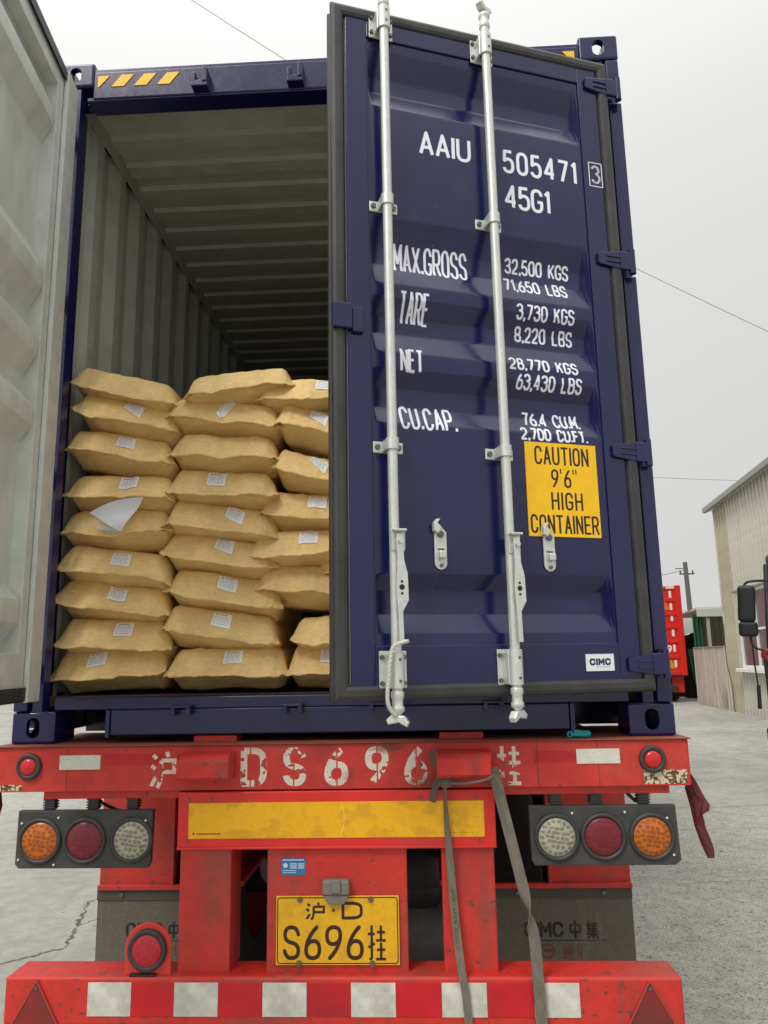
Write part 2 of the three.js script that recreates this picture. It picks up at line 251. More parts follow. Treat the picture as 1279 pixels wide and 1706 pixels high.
{
  const cg = castingGeo();
  for (const [sx, sy] of [[-1, -1], [1, -1], [-1, 1], [1, 1]]) {
    let g = cg.clone(); const m = new THREE.Matrix4().makeScale(sx, sy, 1); g.applyMatrix4(m);
    if (sx * sy < 0) { const i = g.index ? g.toNonIndexed() : g, p = i.attributes.position, nn = i.attributes.normal; for (let k = 0; k < p.count; k += 3) for (const at of [p, nn]) { const a = [at.getX(k + 1), at.getY(k + 1), at.getZ(k + 1)]; at.setXYZ(k + 1, at.getX(k + 2), at.getY(k + 2), at.getZ(k + 2)); at.setXYZ(k + 2, ...a); } g = i; }
    g.translate(sx * 1.136, sy < 0 ? YB + 0.06 : YB + 2.836, -0.089);
    part('corner_casting', g, M.navy, box);
  }
  for (const s of [-1, 1]) { // rear posts: an inner channel and an outer cover in lengths between the hinges
    const geo = [prismY([[s * 1.206, -0.02], [s * 1.206, -0.2], [s * 1.165, -0.2], [s * 1.165, -0.05], [s * 1.104, -0.05], [s * 1.112, -0.012], [s * 1.15, -0.012], [s * 1.158, -0.02]].map(([x, z]) => [x, z]), YB + 0.118, YB + 2.778)];
    for (const [a, b] of [[1.52, 1.612], [1.70, 2.395], [2.475, 3.17], [3.255, 3.955], [4.045, 4.16]]) geo.push(rb(s * 1.158, s * 1.211, a, b, -0.06, 0.012, 0.006));
    part('corner_post', geo, M.navy, box);
  }
  // header with its bottom flange, cam keepers and hazard stripes
  part('door_header', [rb(-1.053, 1.053, 4.112, 4.246, -0.03, 0.0, 0.006), rb(-1.08, 1.08, 4.106, 4.122, -0.1, -0.006, 0.003), rb(-1.053, 1.053, 4.232, 4.262, -0.2, -0.004, 0.004), rb(-1.1, -1.04, 4.12, 4.17, -0.1, -0.05, 0.004), rb(1.04, 1.1, 4.12, 4.17, -0.1, -0.05, 0.004)], M.navy, box);
  const par = (x, m) => prismZ([[0, 0], [0.055, 0], [0.098, 0.056], [0.043, 0.056]].map(([a, b]) => [m * (x + a), 4.168 + b]), 0.0, 0.003);
  for (const m of [-1, 1]) {
    part('hazard_stripe', prismZ([[m * 1.033, 4.168], [m * 1.028, 4.168], [m * 0.982, 4.222], [m * 1.033, 4.222]], 0, 0.003), M.yellow, box);
    for (const x of [-0.972, -0.872, -0.77]) part('hazard_stripe', par(x, -m), M.yellow, box);
  }
  for (const x of [-1.01 + 0.44, -0.158, 0.158, 0.57]) {
    part('cam_keeper', [rb(x - 0.035, x + 0.035, 4.112, 4.14, 0.0, 0.05, 0.004), rb(x - 0.035, x - 0.017, 4.13, 4.18, 0.0, 0.05, 0.004), rb(x + 0.012, x + 0.034, 4.13, 4.2, 0.0, 0.055, 0.004)], M.navy, box);
    part('cam_keeper', [rb(x - 0.036, x + 0.036, 1.526, 1.536, 0.0, 0.045, 0.003), rb(x - 0.036, x - 0.02, 1.5, 1.53, 0.0, 0.042, 0.003), rb(x + 0.02, x + 0.036, 1.5, 1.53, 0.0, 0.042, 0.003)], M.navy, box);
  }
  // sill with the two pockets beside the castings
  part('door_sill', [rb(-1.06, 1.06, 1.522, 1.566, -0.12, 0.0, 0.006), rb(-0.845, 0.845, 1.428, 1.5225, -0.11, -0.001, 0.006), rb(-0.862, -0.846, 1.42, 1.521, -0.1, 0.004, 0.003), rb(0.846, 0.862, 1.42, 1.521, -0.1, 0.004, 0.003)], M.navy, box);
  // corrugated sides: blue outside, pale grey inside
  const L = -12.05, wave = (x, o) => { const p = []; for (let z = -0.2; z > L; z -= 0.278) p.push([x + o * 0.036, z], [x + o * 0.036, z - 0.072], [x, z - 0.14], [x, z - 0.21]); p.push([x + o * 0.036, L]); return p; };
  for (const s of [-1, 1]) {
    const w = wave(s * 1.172, s);
    const m = part('side_panel', prismY(sheet(w.map(([x, z]) => [x + s * 0.002, z]), s * -0.0015), 1.5, 4.25), M.navy, box);
    part('inner_face', [prismY(sheet(w, s * 0.0015), 1.5, 4.275), rb(s * 1.166, s * 1.168, 1.52, 4.275, -0.24, -0.052, 0.0005), rb(s * 1.1665, s * 1.17, 4.185, 4.275, L, -0.2, 0.0005)], M.shadedpale, m);
    part('bottom_rail', rb(s * 1.176, s * 1.214, 1.42, 1.58, L, -0.18, 0.006), M.navy, box);
    part('top_rail', rb(s * 1.18, s * 1.214, 4.232, 4.29, L, -0.178, 0.006), M.navy, box);
  }
  const rp = []; for (let z = -0.36; z > L; z -= 0.209) rp.push([z, 4.272], [z - 0.091, 4.272], [z - 0.104, 4.252], [z - 0.196, 4.252]);
  part('roof_panel', [prismX(sheet(rp, -0.002), -1.178, 1.178), rb(-1.178, 1.178, 4.262, 4.268, -0.37, -0.17, 0.001)], M.shadedpale, box);
  part('roof_sheet', rb(-1.178, 1.178, 4.276, 4.28, L, -0.2, 0.001), M.navy, box);
  part('front_wall', rb(-1.2, 1.2, 1.5, 4.27, L - 0.06, L - 0.005, 0.004), M.shadedpale, box);
  for (let i = 0; i < 14; i++) part('cross_member', rb(-1.17, 1.17, i ? 1.425 : 1.4025, 1.529, -0.6 - i * 0.42, -0.54 - i * 0.42, 0.003), M.navy, box);
  part('floor_panel', rb(-1.165, 1.165, 1.53, 1.568, L, -0.121, 0.002), std({ map: noiseTex(256, 1.2, (x, y) => { const v = 96 + 40 * (fbm(x * 4, y * 60, 8, 4, 3) - 0.5); return [v, v * 0.72, v * 0.5]; }), roughness: 0.8 }), box);
}

// ------------------------------------------------------------------ doors (both made in the frame of their hinge: x along the leaf, z outwards)
const GROOVES = [[3.9505, 3.855, 3.7899, 3.7072], [3.258, 3.1635, 3.0926, 3.0], [2.9488, 2.8877, 2.8246, 2.7419], [2.6828, 2.6217, 2.5508, 2.4838], [1.9657, 1.9125, 1.8337, 1.7687]];
function profile(y) { for (const [a, b, c, d] of GROOVES) { if (y < a && y > d) return y > b ? (a - y) / (a - b) : y > c ? 1 : (y - d) / (c - d); } return 0; }
const doorText = canvas(800, 2000, (x, w, h) => {
  // 0.94 m by 2.35 m of door: x -1.09 .. -0.15, y 4.06 .. 1.71
  const K = w / 0.94, X = (a) => (a + 1.09) * K, Y = (b) => (4.06 - b) * K;
  x.fillStyle = '#191949'; x.fillRect(0, 0, w, h);
  blotch(x, w, h, 1, (i, j, c) => { const n = 1 + (fbm(i / 60, j / 60, 31, 0, 4) - 0.5) * 0.16 + (hash(i, j, 2) - 0.5) * 0.04, a = sst(0.55, 0.8, fbm(i / 110, j / 110, 44, 0, 5)) * 0.1; return [mix(c[0] * n, 80, a), mix(c[1] * n, 80, a), mix(c[2] * n, 104, a)]; });
  x.strokeStyle = '#e9eaf2';
  const yk = (y, a) => 1.685 + (y - 1.685) * (1 + 0.0245 * a);
  const t = (s, x0, x1, y1, y0, lw = 0.0115, gap = 1.7) => write(x, s, X(x0), Y(yk(y1, (x0 + x1) / 2)), X(x1), Y(yk(y0, (x0 + x1) / 2)), lw * K, gap, 'butt');
  t('AAIU', -0.868, -0.661, 3.677, 3.573, 0.0135); t('505471', -0.532, -0.213, 3.643, 3.541, 0.0135, 2.4); t('45G1', -0.53, -0.338, 3.495, 3.392, 0.0135);
  t('MAX.GROSS', -0.967, -0.68, 3.209, 3.094, 0.0098, 1.9); t('TARE', -0.955, -0.841, 3.008, 2.893, 0.0098, 1.9); t('NET', -0.96, -0.873, 2.788, 2.696, 0.0098, 1.8); t('CU.CAP.', -0.962, -0.754, 2.578, 2.482, 0.0098, 2.2);
  t('32,500 KGS', -0.528, -0.258, 3.199, 3.137, 0.0085, 1.9); t('71,650 LBS', -0.539, -0.274, 3.116, 3.056, 0.0085, 1.9); t('3,730 KGS', -0.505, -0.264, 2.999, 2.938, 0.0085, 1.9); t('8,220 LBS', -0.502, -0.261, 2.919, 2.859, 0.0085, 1.9);
  t('28,770 KGS', -0.545, -0.265, 2.786, 2.733, 0.0085, 1.9); t('63,430 LBS', -0.520, -0.251, 2.72, 2.661, 0.0085, 1.9); t('76.4 CU.M.', -0.492, -0.257, 2.582, 2.524, 0.0085, 1.9); t('2,700 CU.FT.', -0.514, -0.244, 2.516, 2.464, 0.0085, 1.9);
  for (let k = 0; k < 26; k++) { x.strokeStyle = hash(k, 1, 7) > 0.4 ? 'rgba(120,120,150,0.45)' : 'rgba(20,20,50,0.6)'; x.lineWidth = 0.6 + hash(k, 2, 7); const a = hash(k, 3, 7) * w, b = hash(k, 4, 7) * h; x.beginPath(); x.moveTo(a, b); x.quadraticCurveTo(a + (hash(k, 5, 7) - 0.5) * 60, b + 20, a + (hash(k, 6, 7) - 0.5) * 90, b + (hash(k, 8, 7) - 0.3) * 90); x.stroke(); }
  speckle(x, w, h, 160, ['#4d4c74', '#1d1c48', '#6a6a86'], 2.2, 50);
});
M.doorBlue = new THREE.MeshPhysicalMaterial({ ior: 1.55, map: doorText, roughness: 0.42, roughnessMap: T.scuff.clone() }); M.doorBlue.roughnessMap.repeat.set(0.9, 2.2);
const DX = 1.0145; // leaf width
function panelGeo(sx, z0, wide = 0) {
  const xs = [-1.07, -1.062, -1.061, -1.053, -1.045, -0.8, -0.5, -0.207, -0.198, -0.189, -0.188, -0.18], ys = [4.0];
  for (const g of GROOVES) for (const e of g) ys.push(e + 0.006, e, e - 0.006); ys.push(1.72); ys.sort((a, b) => b - a);
  const g = grid(xs.length - 1, ys.length - 1, (u, v, i, j) => {
    const x = xs[i] + (i ? i === xs.length - 1 ? wide : 0 : -wide), y = ys[j] + (j ? j === ys.length - 1 ? -wide : 0 : wide), e = clamp(Math.min((x + 1.061) / 0.016, (-0.189 - x) / 0.018)); const k = (profile(y + 0.004) + 2 * profile(y) + profile(y - 0.004)) / 4;
    return [sx * -x * DX, y, z0 - (sx > 0 ? 0.051 : 0.038) * k * e];
  }, (u, v, p) => [(p[0] * -sx / DX + 1.09) / 0.94, 1 - (4.06 - p[1]) / 2.35]);
  return toCreasedNormals(g, 0.35);
}
function makeDoor(sx, angle, mat, label) { // sx = 1: leaf runs towards +x from its hinge, -1: towards -x
  const f = (a) => -sx * a * DX; // a: distance written as in the right-hand leaf, -1.2 (free edge) .. 0 (hinge)
  const R = (a0, a1, ...r) => rb(Math.min(f(a0), f(a1)), Math.max(f(a0), f(a1)), ...r);
  const d = part('container_door', panelGeo(sx, -0.038, 0.008), mat, box, true, label);
  d.position.set(-sx * 1.2, 0, 0.062); d.rotation.y = angle; d.O = V(0, YB, 0);
  part('inner_sheet', panelGeo(sx, -0.0405, 0.008), M.pale, d, true);
  const sides = [['door_stile', -1.147, -1.066, 1.592, 4.075], ['door_stile', -0.184, -0.1, 1.592, 4.075], ['door_rail', -1.0665, -0.1835, 3.99, 4.074], ['door_rail', -1.0665, -0.1835, 1.593, 1.731]];
  for (const [n, a0, a1, y0, y1] of sides) { const m = part(n, R(a0, a1, y0, y1, -0.039, -0.03, 0.004), M.navy, d); }
  for (const [n, a0, a1, y0, y1] of sides) part(n, a1 === -0.1 ? [R(a0 - 0.001, -0.06, y0, y1, -0.092, -0.0392, 0.003), R(-0.13, -0.012, 1.56, 4.1, -0.112, -0.093, 0.006)] : R(a0 - 0.001, a1 + 0.001, y0 - 0.001, y1 + 0.001, -0.092, -0.0392, 0.003), M.pale, d, false, 'pale grey inner side of the door frame');
  // rubber gasket: two ribs right round with a pale retaining strip between them
  const loop = (o, i, z0, z1, b) => { const S = (k) => [[f(-1.203 + k), 1.56 + k], [f(-0.048 - k), 1.56 + k], [f(-0.048 - k), 4.106 - k], [f(-1.203 + k), 4.106 - k]]; return prismZ(S(o), z0, z1, b, [S(i)]); };
  part('gasket', [loop(0.0, 0.048, -0.054, -0.02, 0.015), loop(0.002, 0.045, -0.105, -0.078, 0.008)], M.rubber, d);
  part('gasket_retainer', loop(0.012, 0.052, -0.0785, -0.0515, 0), M.pale, d);
  for (const y of [3.99, 3.213, 2.434, 1.655]) { // hinges: tapered blade, knuckle, pin
    const h = 0.038, bl = [[-0.156, h * 0.5], [-0.148, h * 0.64], [-0.06, h * 0.96], [-0.018, h], [-0.018, -h], [-0.06, -h * 0.96], [-0.148, -h * 0.64], [-0.156, -h * 0.5]].map(([a, b]) => [f(a), y + b]);
    part('hinge', [prismZ(bl, -0.028, -0.017, 0.003), R(-0.12, -0.03, y + 0.008, y + 0.013, -0.019, -0.012, 0.002), R(-0.12, -0.03, y - 0.014, y - 0.009, -0.019, -0.012, 0.002), R(-0.06, -0.008, y - h, y + h, -0.028, -0.012, 0.005), cyl([f(-0.005), y - 0.05, -0.02], [f(-0.005), y + 0.05, -0.02], 0.0135)], M.navy, d);
  }
  // locking gear: two rods with their brackets, guides, cams, handles and handle catches
  for (const [k, a] of [-1.012, -0.606].entries()) {
    const x = f(a), q = k ? 1 : -1, z = 0.018;
    part('locking_rod', [cyl([x, 1.56, z], [x, 4.12, z], 0.0168, 0.0168, 20)], M.galv, d);
    const plate = (y0, y1) => { const g = [prismZ([[x - 0.046, y0], [x - 0.03, y0], [x + 0.03, y0], [x + 0.046, y0], [x + 0.046, y1], [x - 0.046, y1]], -0.029, -0.022, 0.002), cyl([x, y0 + 0.006, z], [x, y1 - 0.006, z], 0.0235, 0.0235, 22), R(a - 0.026, a + 0.026, y0 + 0.006, y1 - 0.006, -0.024, z, 0.006)]; return g; };
    for (const [y0, y1] of [[1.592, 1.714], [3.985 - k * 0.014, 4.085 - k * 0.014]]) {
      const m = part('rod_bracket', plate(y0, y1), M.galv, d);
      part('bolt', [-1, 1].flatMap((i) => [y0 + 0.02, y1 - 0.02].map((y) => cyl([x + i * 0.037, y, -0.023], [x + i * 0.037, y, -0.014], 0.0085, 0.007, 10))).concat([0.028, (y1 - y0) - 0.028].map((b) => cyl([x + 0.004, y0 + b, z + 0.018], [x + 0.004, y0 + b, z + 0.0245], 0.005, 0.005, 10))), M.bolt, d);
    }
    for (const [i, y] of [3.289 - k * 0.008, 2.392].entries()) {
      const g = [R(a - 0.052, a + 0.052, y - 0.02, y + 0.02, -0.038, -0.03, 0.003), cyl([x, y - 0.02, z], [x, y + 0.02, z], 0.0225, 0.0225, 22), R(a - 0.022, a + 0.022, y - 0.02, y + 0.02, -0.034, z, 0.005)];
      part('rod_guide', g, M.galv, d); part('bolt', [-1, 1].map((e) => cyl([x + e * 0.038, y, -0.032], [x + e * 0.038, y, -0.022], 0.01, 0.0085, 12)), M.bolt, d);
    }
    // cams: turned necks ending in a flat claw, below and above
    const neck = (dir, y) => [moved(lathe([[0.0168, 0], [0.021, 0.004], [0.021, 0.02], [0.0175, 0.026], [0.0175, 0.045], [0.022, 0.05], [0.022, 0.062], [0.012, 0.07], [0.012, 0.085], [0, 0.086]].map(([r, b]) => [r, dir * b]), 20), x, y, z),
      moved(prismZ([[-0.022, 0], [0.018, 0.004], [0.036, -0.012], [0.03, -0.026], [-0.004, -0.02], [-0.03, -0.034], [-0.036, -0.02]].map(([a2, b]) => [q * a2, dir < 0 ? b : -b]), -0.014, 0.014, 0.004), x, y + dir * 0.076, z, 0, q * 0.5)];
    part('lock_cam', neck(-1, 1.59), M.galv, d); part('lock_cam', neck(1, 4.09 + k * 0.005), M.galv, d);
    // handle: hub clip on the rod and a flat twisted bar hanging down along it
    const hx = x - sx * 0.008, hz = z + 0.028;
    part('handle_hub', [R(a - 0.004, a + 0.034, 2.036, 2.096, z - 0.012, z + 0.012, 0.004), rb(hx - 0.022, hx + 0.022, 2.03, 2.1, z + 0.012, z + 0.02, 0.003), rb(hx - 0.022, hx + 0.022, 2.092, 2.1, z + 0.02, z + 0.045, 0.003), cyl([hx, 2.06, z + 0.015], [hx, 2.06, z + 0.05], 0.008)], M.galv, d);
    const bar = [[-0.012, 2.085], [0.012, 2.085], [0.013, 2.0], [0.024, 1.955], [0.026, 1.87], [0.006, 1.835], [0.008, 1.735], [-0.008, 1.735], [-0.01, 1.83], [-0.016, 1.9], [-0.012, 1.96], [-0.01, 2.0]].map(([u, v]) => [hx + u * 1, v]);
    const hb = part('door_handle', prismZ(bar, hz, hz + 0.009, 0.003), M.galv, d);
    part('handle_hole', [[1.93, 0.0045], [1.912, 0.009], [1.892, 0.0045]].map(([y, r]) => cyl([hx + 0.003, y, hz + 0.002], [hx + 0.003, y, hz + 0.0096], r, r, 14)), M.black, d);
    const c = f(k ? -0.433 : -0.836), cz = -0.036;
    const cs = new THREE.Shape(); cs.moveTo(-0.022, 0); cs.absarc(0, 0, 0.022, Math.PI, 2 * Math.PI); cs.lineTo(0.022, 0.105); cs.lineTo(0.002, 0.128); cs.lineTo(-0.012, 0.13); cs.lineTo(-0.022, 0.118); cs.closePath();
    const ch = part('handle_catch', [moved(prismZ(cs, 0, 0.008, 0.002), c, 2.002, cz), rb(c - 0.012, c + 0.014, 2.016, 2.042, cz + 0.006, cz + 0.03, 0.005), prismZ([[c - 0.03, 2.108], [c - 0.012, 2.1], [c - 0.004, 2.124], [c - 0.016, 2.136], [c - 0.006, 2.15], [c - 0.018, 2.15], [c - 0.03, 2.136]], cz + 0.006, cz + 0.03, 0.003)], M.galv, d);
    part('bolt', [[0.0, 2.1, 0.013], [0.0, 1.994, 0.007]].map(([u, v, r]) => cyl([c + u, v, cz + 0.006], [c + u, v, cz + 0.016], r, r * 0.8, 12)).concat([rb(c - 0.013, c + 0.013, 2.046, 2.052, cz + 0.004, cz + 0.0095, 0.001)]), M.bolt, d);
  }
  if (sx < 0) { // the printed plates are on this leaf
    part('caution_sign', [rb(f(-0.505), f(-0.22), 2.105, 2.45, -0.0385, -0.0345, 0.001), ], M.yellow, d);
    const ct = canvas(512, 625, (x, w, h) => { x.fillStyle = '#f3be0a'; x.fillRect(0, 0, w, h); blotch(x, w, h, 1, (i, j, c) => { const n = 1 + (fbm(i / 40, j / 40, 4, 0, 3) - 0.5) * 0.06; return c.map((e) => e * n); }); x.strokeStyle = x.fillStyle = '#2a1512'; write(x, 'CAUTION', 66, 24, 456, 150, 14, 2.3); write(x, '9', 176, 178, 230, 300, 14); x.fillRect(242, 172, 9, 34); write(x, '6', 266, 178, 320, 300, 14); x.fillRect(332, 172, 9, 34); x.fillRect(352, 172, 9, 34); write(x, 'HIGH', 168, 330, 394, 450, 14, 2.6); write(x, 'CONTAINER', 14, 482, 500, 606, 14, 2.3); });
    part('caution_print', grid(1, 1, (u, v) => [mix(f(-0.505), f(-0.22), u), mix(2.105, 2.45, v), -0.0335]), std({ map: ct, roughness: 0.45 }), d, true);
    const mt = canvas(256, 136, (x, w, h) => { x.fillStyle = '#dfe3e6'; x.fillRect(0, 0, w, h); x.strokeStyle = '#1c3348'; write(x, 'CIMC', 30, 34, 226, 92, 17, 2.2); x.fillStyle = '#5b6b7a'; for (let i = 0; i < 22; i++) if (i % 5) x.fillRect(82 + i * 6.4, 102, 4.5, 6); });
    part('maker_plate', rb(f(-0.319), f(-0.21), 1.635, 1.693, -0.031, -0.0275, 0.001), M.white, d);
    part('maker_print', grid(1, 1, (u, v) => [mix(f(-0.319), f(-0.21), u), mix(1.635, 1.693, v), -0.0265]), std({ map: mt, roughness: 0.4 }), d, true);
    // check digit in its box on the stile: raised lines of white film
    const seg = (pts, w) => pts.slice(1).map((p, i) => { const [ax, ay] = pts[i], [bx, by] = p, l = Math.hypot(bx - ax, by - ay), nx = (-(by - ay) / l) * w / 2, ny = ((bx - ax) / l) * w / 2, ex = ((bx - ax) / l) * w * 0.3, ey = ((by - ay) / l) * w * 0.3; return prismZ([[ax + nx - ex, ay + ny - ey], [ax - nx - ex, ay - ny - ey], [bx - nx + ex, by - ny + ey], [bx + nx + ex, by + ny + ey]], -0.0305, -0.0288); });
    const bx = [[-0.161, 3.528], [-0.104, 3.528], [-0.104, 3.632], [-0.161, 3.632], [-0.161, 3.528]].map(([a, y]) => [f(a), y]);
    const three = []; for (let i = 0; i <= 10; i++) { const t = -1.1 + (i / 10) * 4.0; three.push([-0.133 + Math.sin(t) * 0.0145, 3.6 + Math.cos(t) * 0.0165]); } for (let i = 0; i <= 12; i++) { const t = 0.25 + (i / 12) * 3.95; three.push([-0.133 + Math.sin(t) * 0.0165, 3.564 + Math.cos(t) * 0.0195]); }
    const m3 = std({ color: '#e4e5ee', roughness: 0.6 });
    part('digit_frame', seg(bx, 0.0035), m3, d); part('check_digit', seg(three.map(([a, y]) => [f(a), y]), 0.0085), m3, d);
    // keeper plate that holds the other leaf shut
    part('door_keeper', [R(-1.205, -1.135, 2.802, 2.894, -0.024, -0.006, 0.005), R(-1.135, -1.093, 2.793, 2.883, -0.03, -0.012, 0.005)], M.navy, d);
  }
  return d;
}
makeDoor(-1, 19.5 * Math.PI / 180, M.doorBlue, 'blue door leaf with white lettering and two locking rods');
makeDoor(1, -83 * Math.PI / 180, M.navy, 'door leaf swung wide open, showing its pale grey inner face');

// ------------------------------------------------------------------ the sacks
M.kraft = std({ map: noiseTex(512, 0.5, (x, y) => { const v = 1 + (fbm(x * 8, y * 8, 301, 8, 4) - 0.5) * 0.14 + (vn(x * 20, y * 200, 4, 200) - 0.5) * 0.07 + (vn(x * 160, y * 160, 8, 160) - 0.5) * 0.06; return [232 * v, 198 * v, 134 * v]; }), roughness: 0.72, bumpMap: noiseTex(512, 0.4, (x, y) => { const r = (s, k) => 1 - Math.abs(2 * fbm(x * k, y * k, s, k, 3) - 1); return grey(255 * (0.5 * r(311, 6) ** 3 + 0.35 * r(317, 13) ** 3 + 0.15 * vn(x * 90, y * 90, 2, 90))); }, false), bumpScale: 0.0032 });
const labelMats = [0, 1, 2].map((k) => std({ roughness: 0.5, map: canvas(128, 104, (x, w, h) => {
  x.fillStyle = '#eff0f2'; x.fillRect(0, 0, w, h); x.fillStyle = '#8a3a34'; x.beginPath(); x.arc(24, 15, 6, 0, 7); x.fill(); x.fillStyle = '#5a5d66'; x.fillRect(36, 12, 60, 5);
  for (let r = 0; r < 6; r++) { let c = 12; while (c < 112) { const l = 4 + hash(r, c, k) * 12; x.fillStyle = hash(c, r, k + 4) > 0.5 ? '#8794b4' : '#9799a2'; if (c + l < 116) x.fillRect(c, 30 + r * 11, l, 4); c += l + 4 + hash(c, r, k) * 5; } }
}) }));
function sack(o) { // o.x, o.y: middle of the sewn front lip; w width, tilt of the lip, T / B bulge above / below, lab: place and turn of the paper label
  const { x: X, y: Y, w, tilt, T: Tt = 0.088, B = 0.064, z: Z = -0.1, s } = o, D = 0.68, sl = Math.tan(tilt * Math.PI / 180);
  const t = thing('kraft_sack', o.label, 'sack', [X, Y - B, Z], o.ry ?? 0, 'filled brown paper sacks stacked in the container');
  const rise = (d, l) => Math.sin(Math.min(1, Math.max(0, d) / l) * Math.PI / 2);
  const ear = (u, v) => Math.exp(-((1 - Math.abs(u)) * 10 + v * 9)), lead = [hash(s, 1, 1), hash(s, 2, 1), hash(s, 3, 1), hash(s, 4, 1)];
  const lipY = (u) => 0.02 * (vn(u * 1.7 + 3, s * 7.1, 21) - 0.5) + 0.007 * (vn(u * 7, s * 3.3, 22) - 0.5), lipZ = (u) => 0.022 * (vn(u * 1.9, s * 5.7, 23) - 0.5) - 0.045 * Math.abs(u) ** 8 + 0.004 * (vn(u * 12, s * 1.3, 24) - 0.5);
  const at = (u, v, side) => { // v: 0 front .. 1 back
    const e = ear(u, v), hw = w / 2 * (1 - 0.035 * Math.sin(Math.PI * v) - 0.02 * rise(v, 0.2)) + e * (u < 0 ? lead[0] : lead[1]) * 0.02, px = u * hw, dz = Math.min(v, 1 - v) * D, dx = (1 - Math.abs(u)) * w / 2;
    const r1 = side > 0 ? rise(dz, 0.085) ** (0.8 + 0.3 * vn(u * 2, s, 31)) * rise(dx, 0.045) ** 0.45 : rise(dz, 0.07) ** 0.85 * rise(dx, 0.04) ** 0.45;
    let y = side > 0 ? Tt * r1 : -B * r1;
    const cr = Math.min(1, dz / 0.05, dx / 0.03 + 0.3), fx = px * 9 + s * 13, fz = v * D * 9;
    const ridge = (k, q) => { const n = 1 - Math.abs(2 * vn(fx * k, fz * k * 1.4 + q, s + q) - 1); return n * n * n; };
    y += cr * ((fbm(fx * 0.8, fz * 0.8, s + (side > 0 ? 0 : 50), 0, 3) - 0.5) * 0.014 + side * (ridge(0.7, 3) * 0.006 + ridge(2.1, 9) * 0.0025));
    // puckers that run in from the corners and the gusset folds at both ends
    y += side * 0.008 * Math.max(0, Math.sin((Math.abs(u) - 0.72) * 40 + s)) * sst(0.72, 0.95, Math.abs(u)) * rise(dx, 0.02) * Math.exp(-dz * 14);
    const z = -v * D + lipZ(u) * (1 - v) + (side < 0 ? -0.018 - 0.05 * rise(dz, 0.05) * (1 - v) : 0);
    return [px, y + sl * px + lipY(u) * Math.exp(-v * 8) + e * (u < 0 ? lead[2] - 0.5 : lead[3] - 0.5) * 0.03, z];
  };
  const vmap = (v) => v < 0.6 ? v * v * 0.55 + v * 0.12 : mix(0.27, 1, (v - 0.6) / 0.4), umap = (u) => Math.sin((u - 0.5) * Math.PI) * 0.35 + (2 * u - 1) * 0.65;
  const uvk = (u, v, p) => [p[0] + s * 0.37, p[2] + s * 0.53];
  const top = grid(54, 38, (u, v) => at(umap(u), vmap(v), 1), uvk), bot = grid(48, 26, (u, v) => at(-umap(u), vmap(v), -1), (u, v, p) => [p[0] + s * 0.21, p[2] * 1.3 + p[1] + s * 0.7]);
  const lipOut = (u, k) => { const p = at(u, 0, 1), a = 0.012 + 0.016 * vn(u * 3, s, 41); return [p[0] * (1 + 0.02 * k), p[1] - k * (0.006 + 0.014 * vn(u * 2.3, s + 9, 42)) + (k > 0.4 ? 0.003 * (vn(u * 16, s, 43) - 0.5) : 0), p[2] + a * k]; };
  const fin = [grid(54, 2, (u, v) => lipOut(umap(u), 1 - v), uvk), grid(54, 3, (u, v) => { const k = v * 1.9 - 0.9, p = lipOut(umap(u), Math.max(0, k)); return [p[0] * (1 - 0.01 * Math.max(0, -k)), p[1] - 0.0035 - 0.002 * Math.max(0, -k), p[2] - 0.001 + 0.03 * Math.min(0, k)]; }, uvk), grid(54, 1, (u, v) => { const p = lipOut(umap(u), 1); return [p[0], p[1] - 0.0035 * (1 - v), p[2] - 0.001 * (1 - v)]; }, uvk)];
  const off = (g) => g.translate(0, B, 0);
  const tO = t.O; t.O = V(0, 0, 0);
  part('sack_body', [off(top), off(bot)], M.kraft, t, true); part('sewn_lip', fin.map(off), M.kraft, t, true);
  if (o.lab) {
    const [lx, v0, rot, k] = o.lab, c = Math.cos(rot), sn = Math.sin(rot), hw = 0.038, hd = 0.018;
    const g = grid(8, 8, (u, v) => { const a = (u * 2 - 1) * hw, b = (1 - 2 * v) * hd, px = lx + a * c - b * sn, pz = v0 + (a * sn + b * c); const p = at(clamp(px / (w / 2), -0.97, 0.97), clamp(pz / D, 0.006, 1), 1); return [px, p[1] + 0.0022, p[2] + 0.0022]; }, (u, v) => [u, 1 - v]);
    part('paper_label', off(g), labelMats[k % 3], t, true);
  }
  t.O = tO; return t;
}
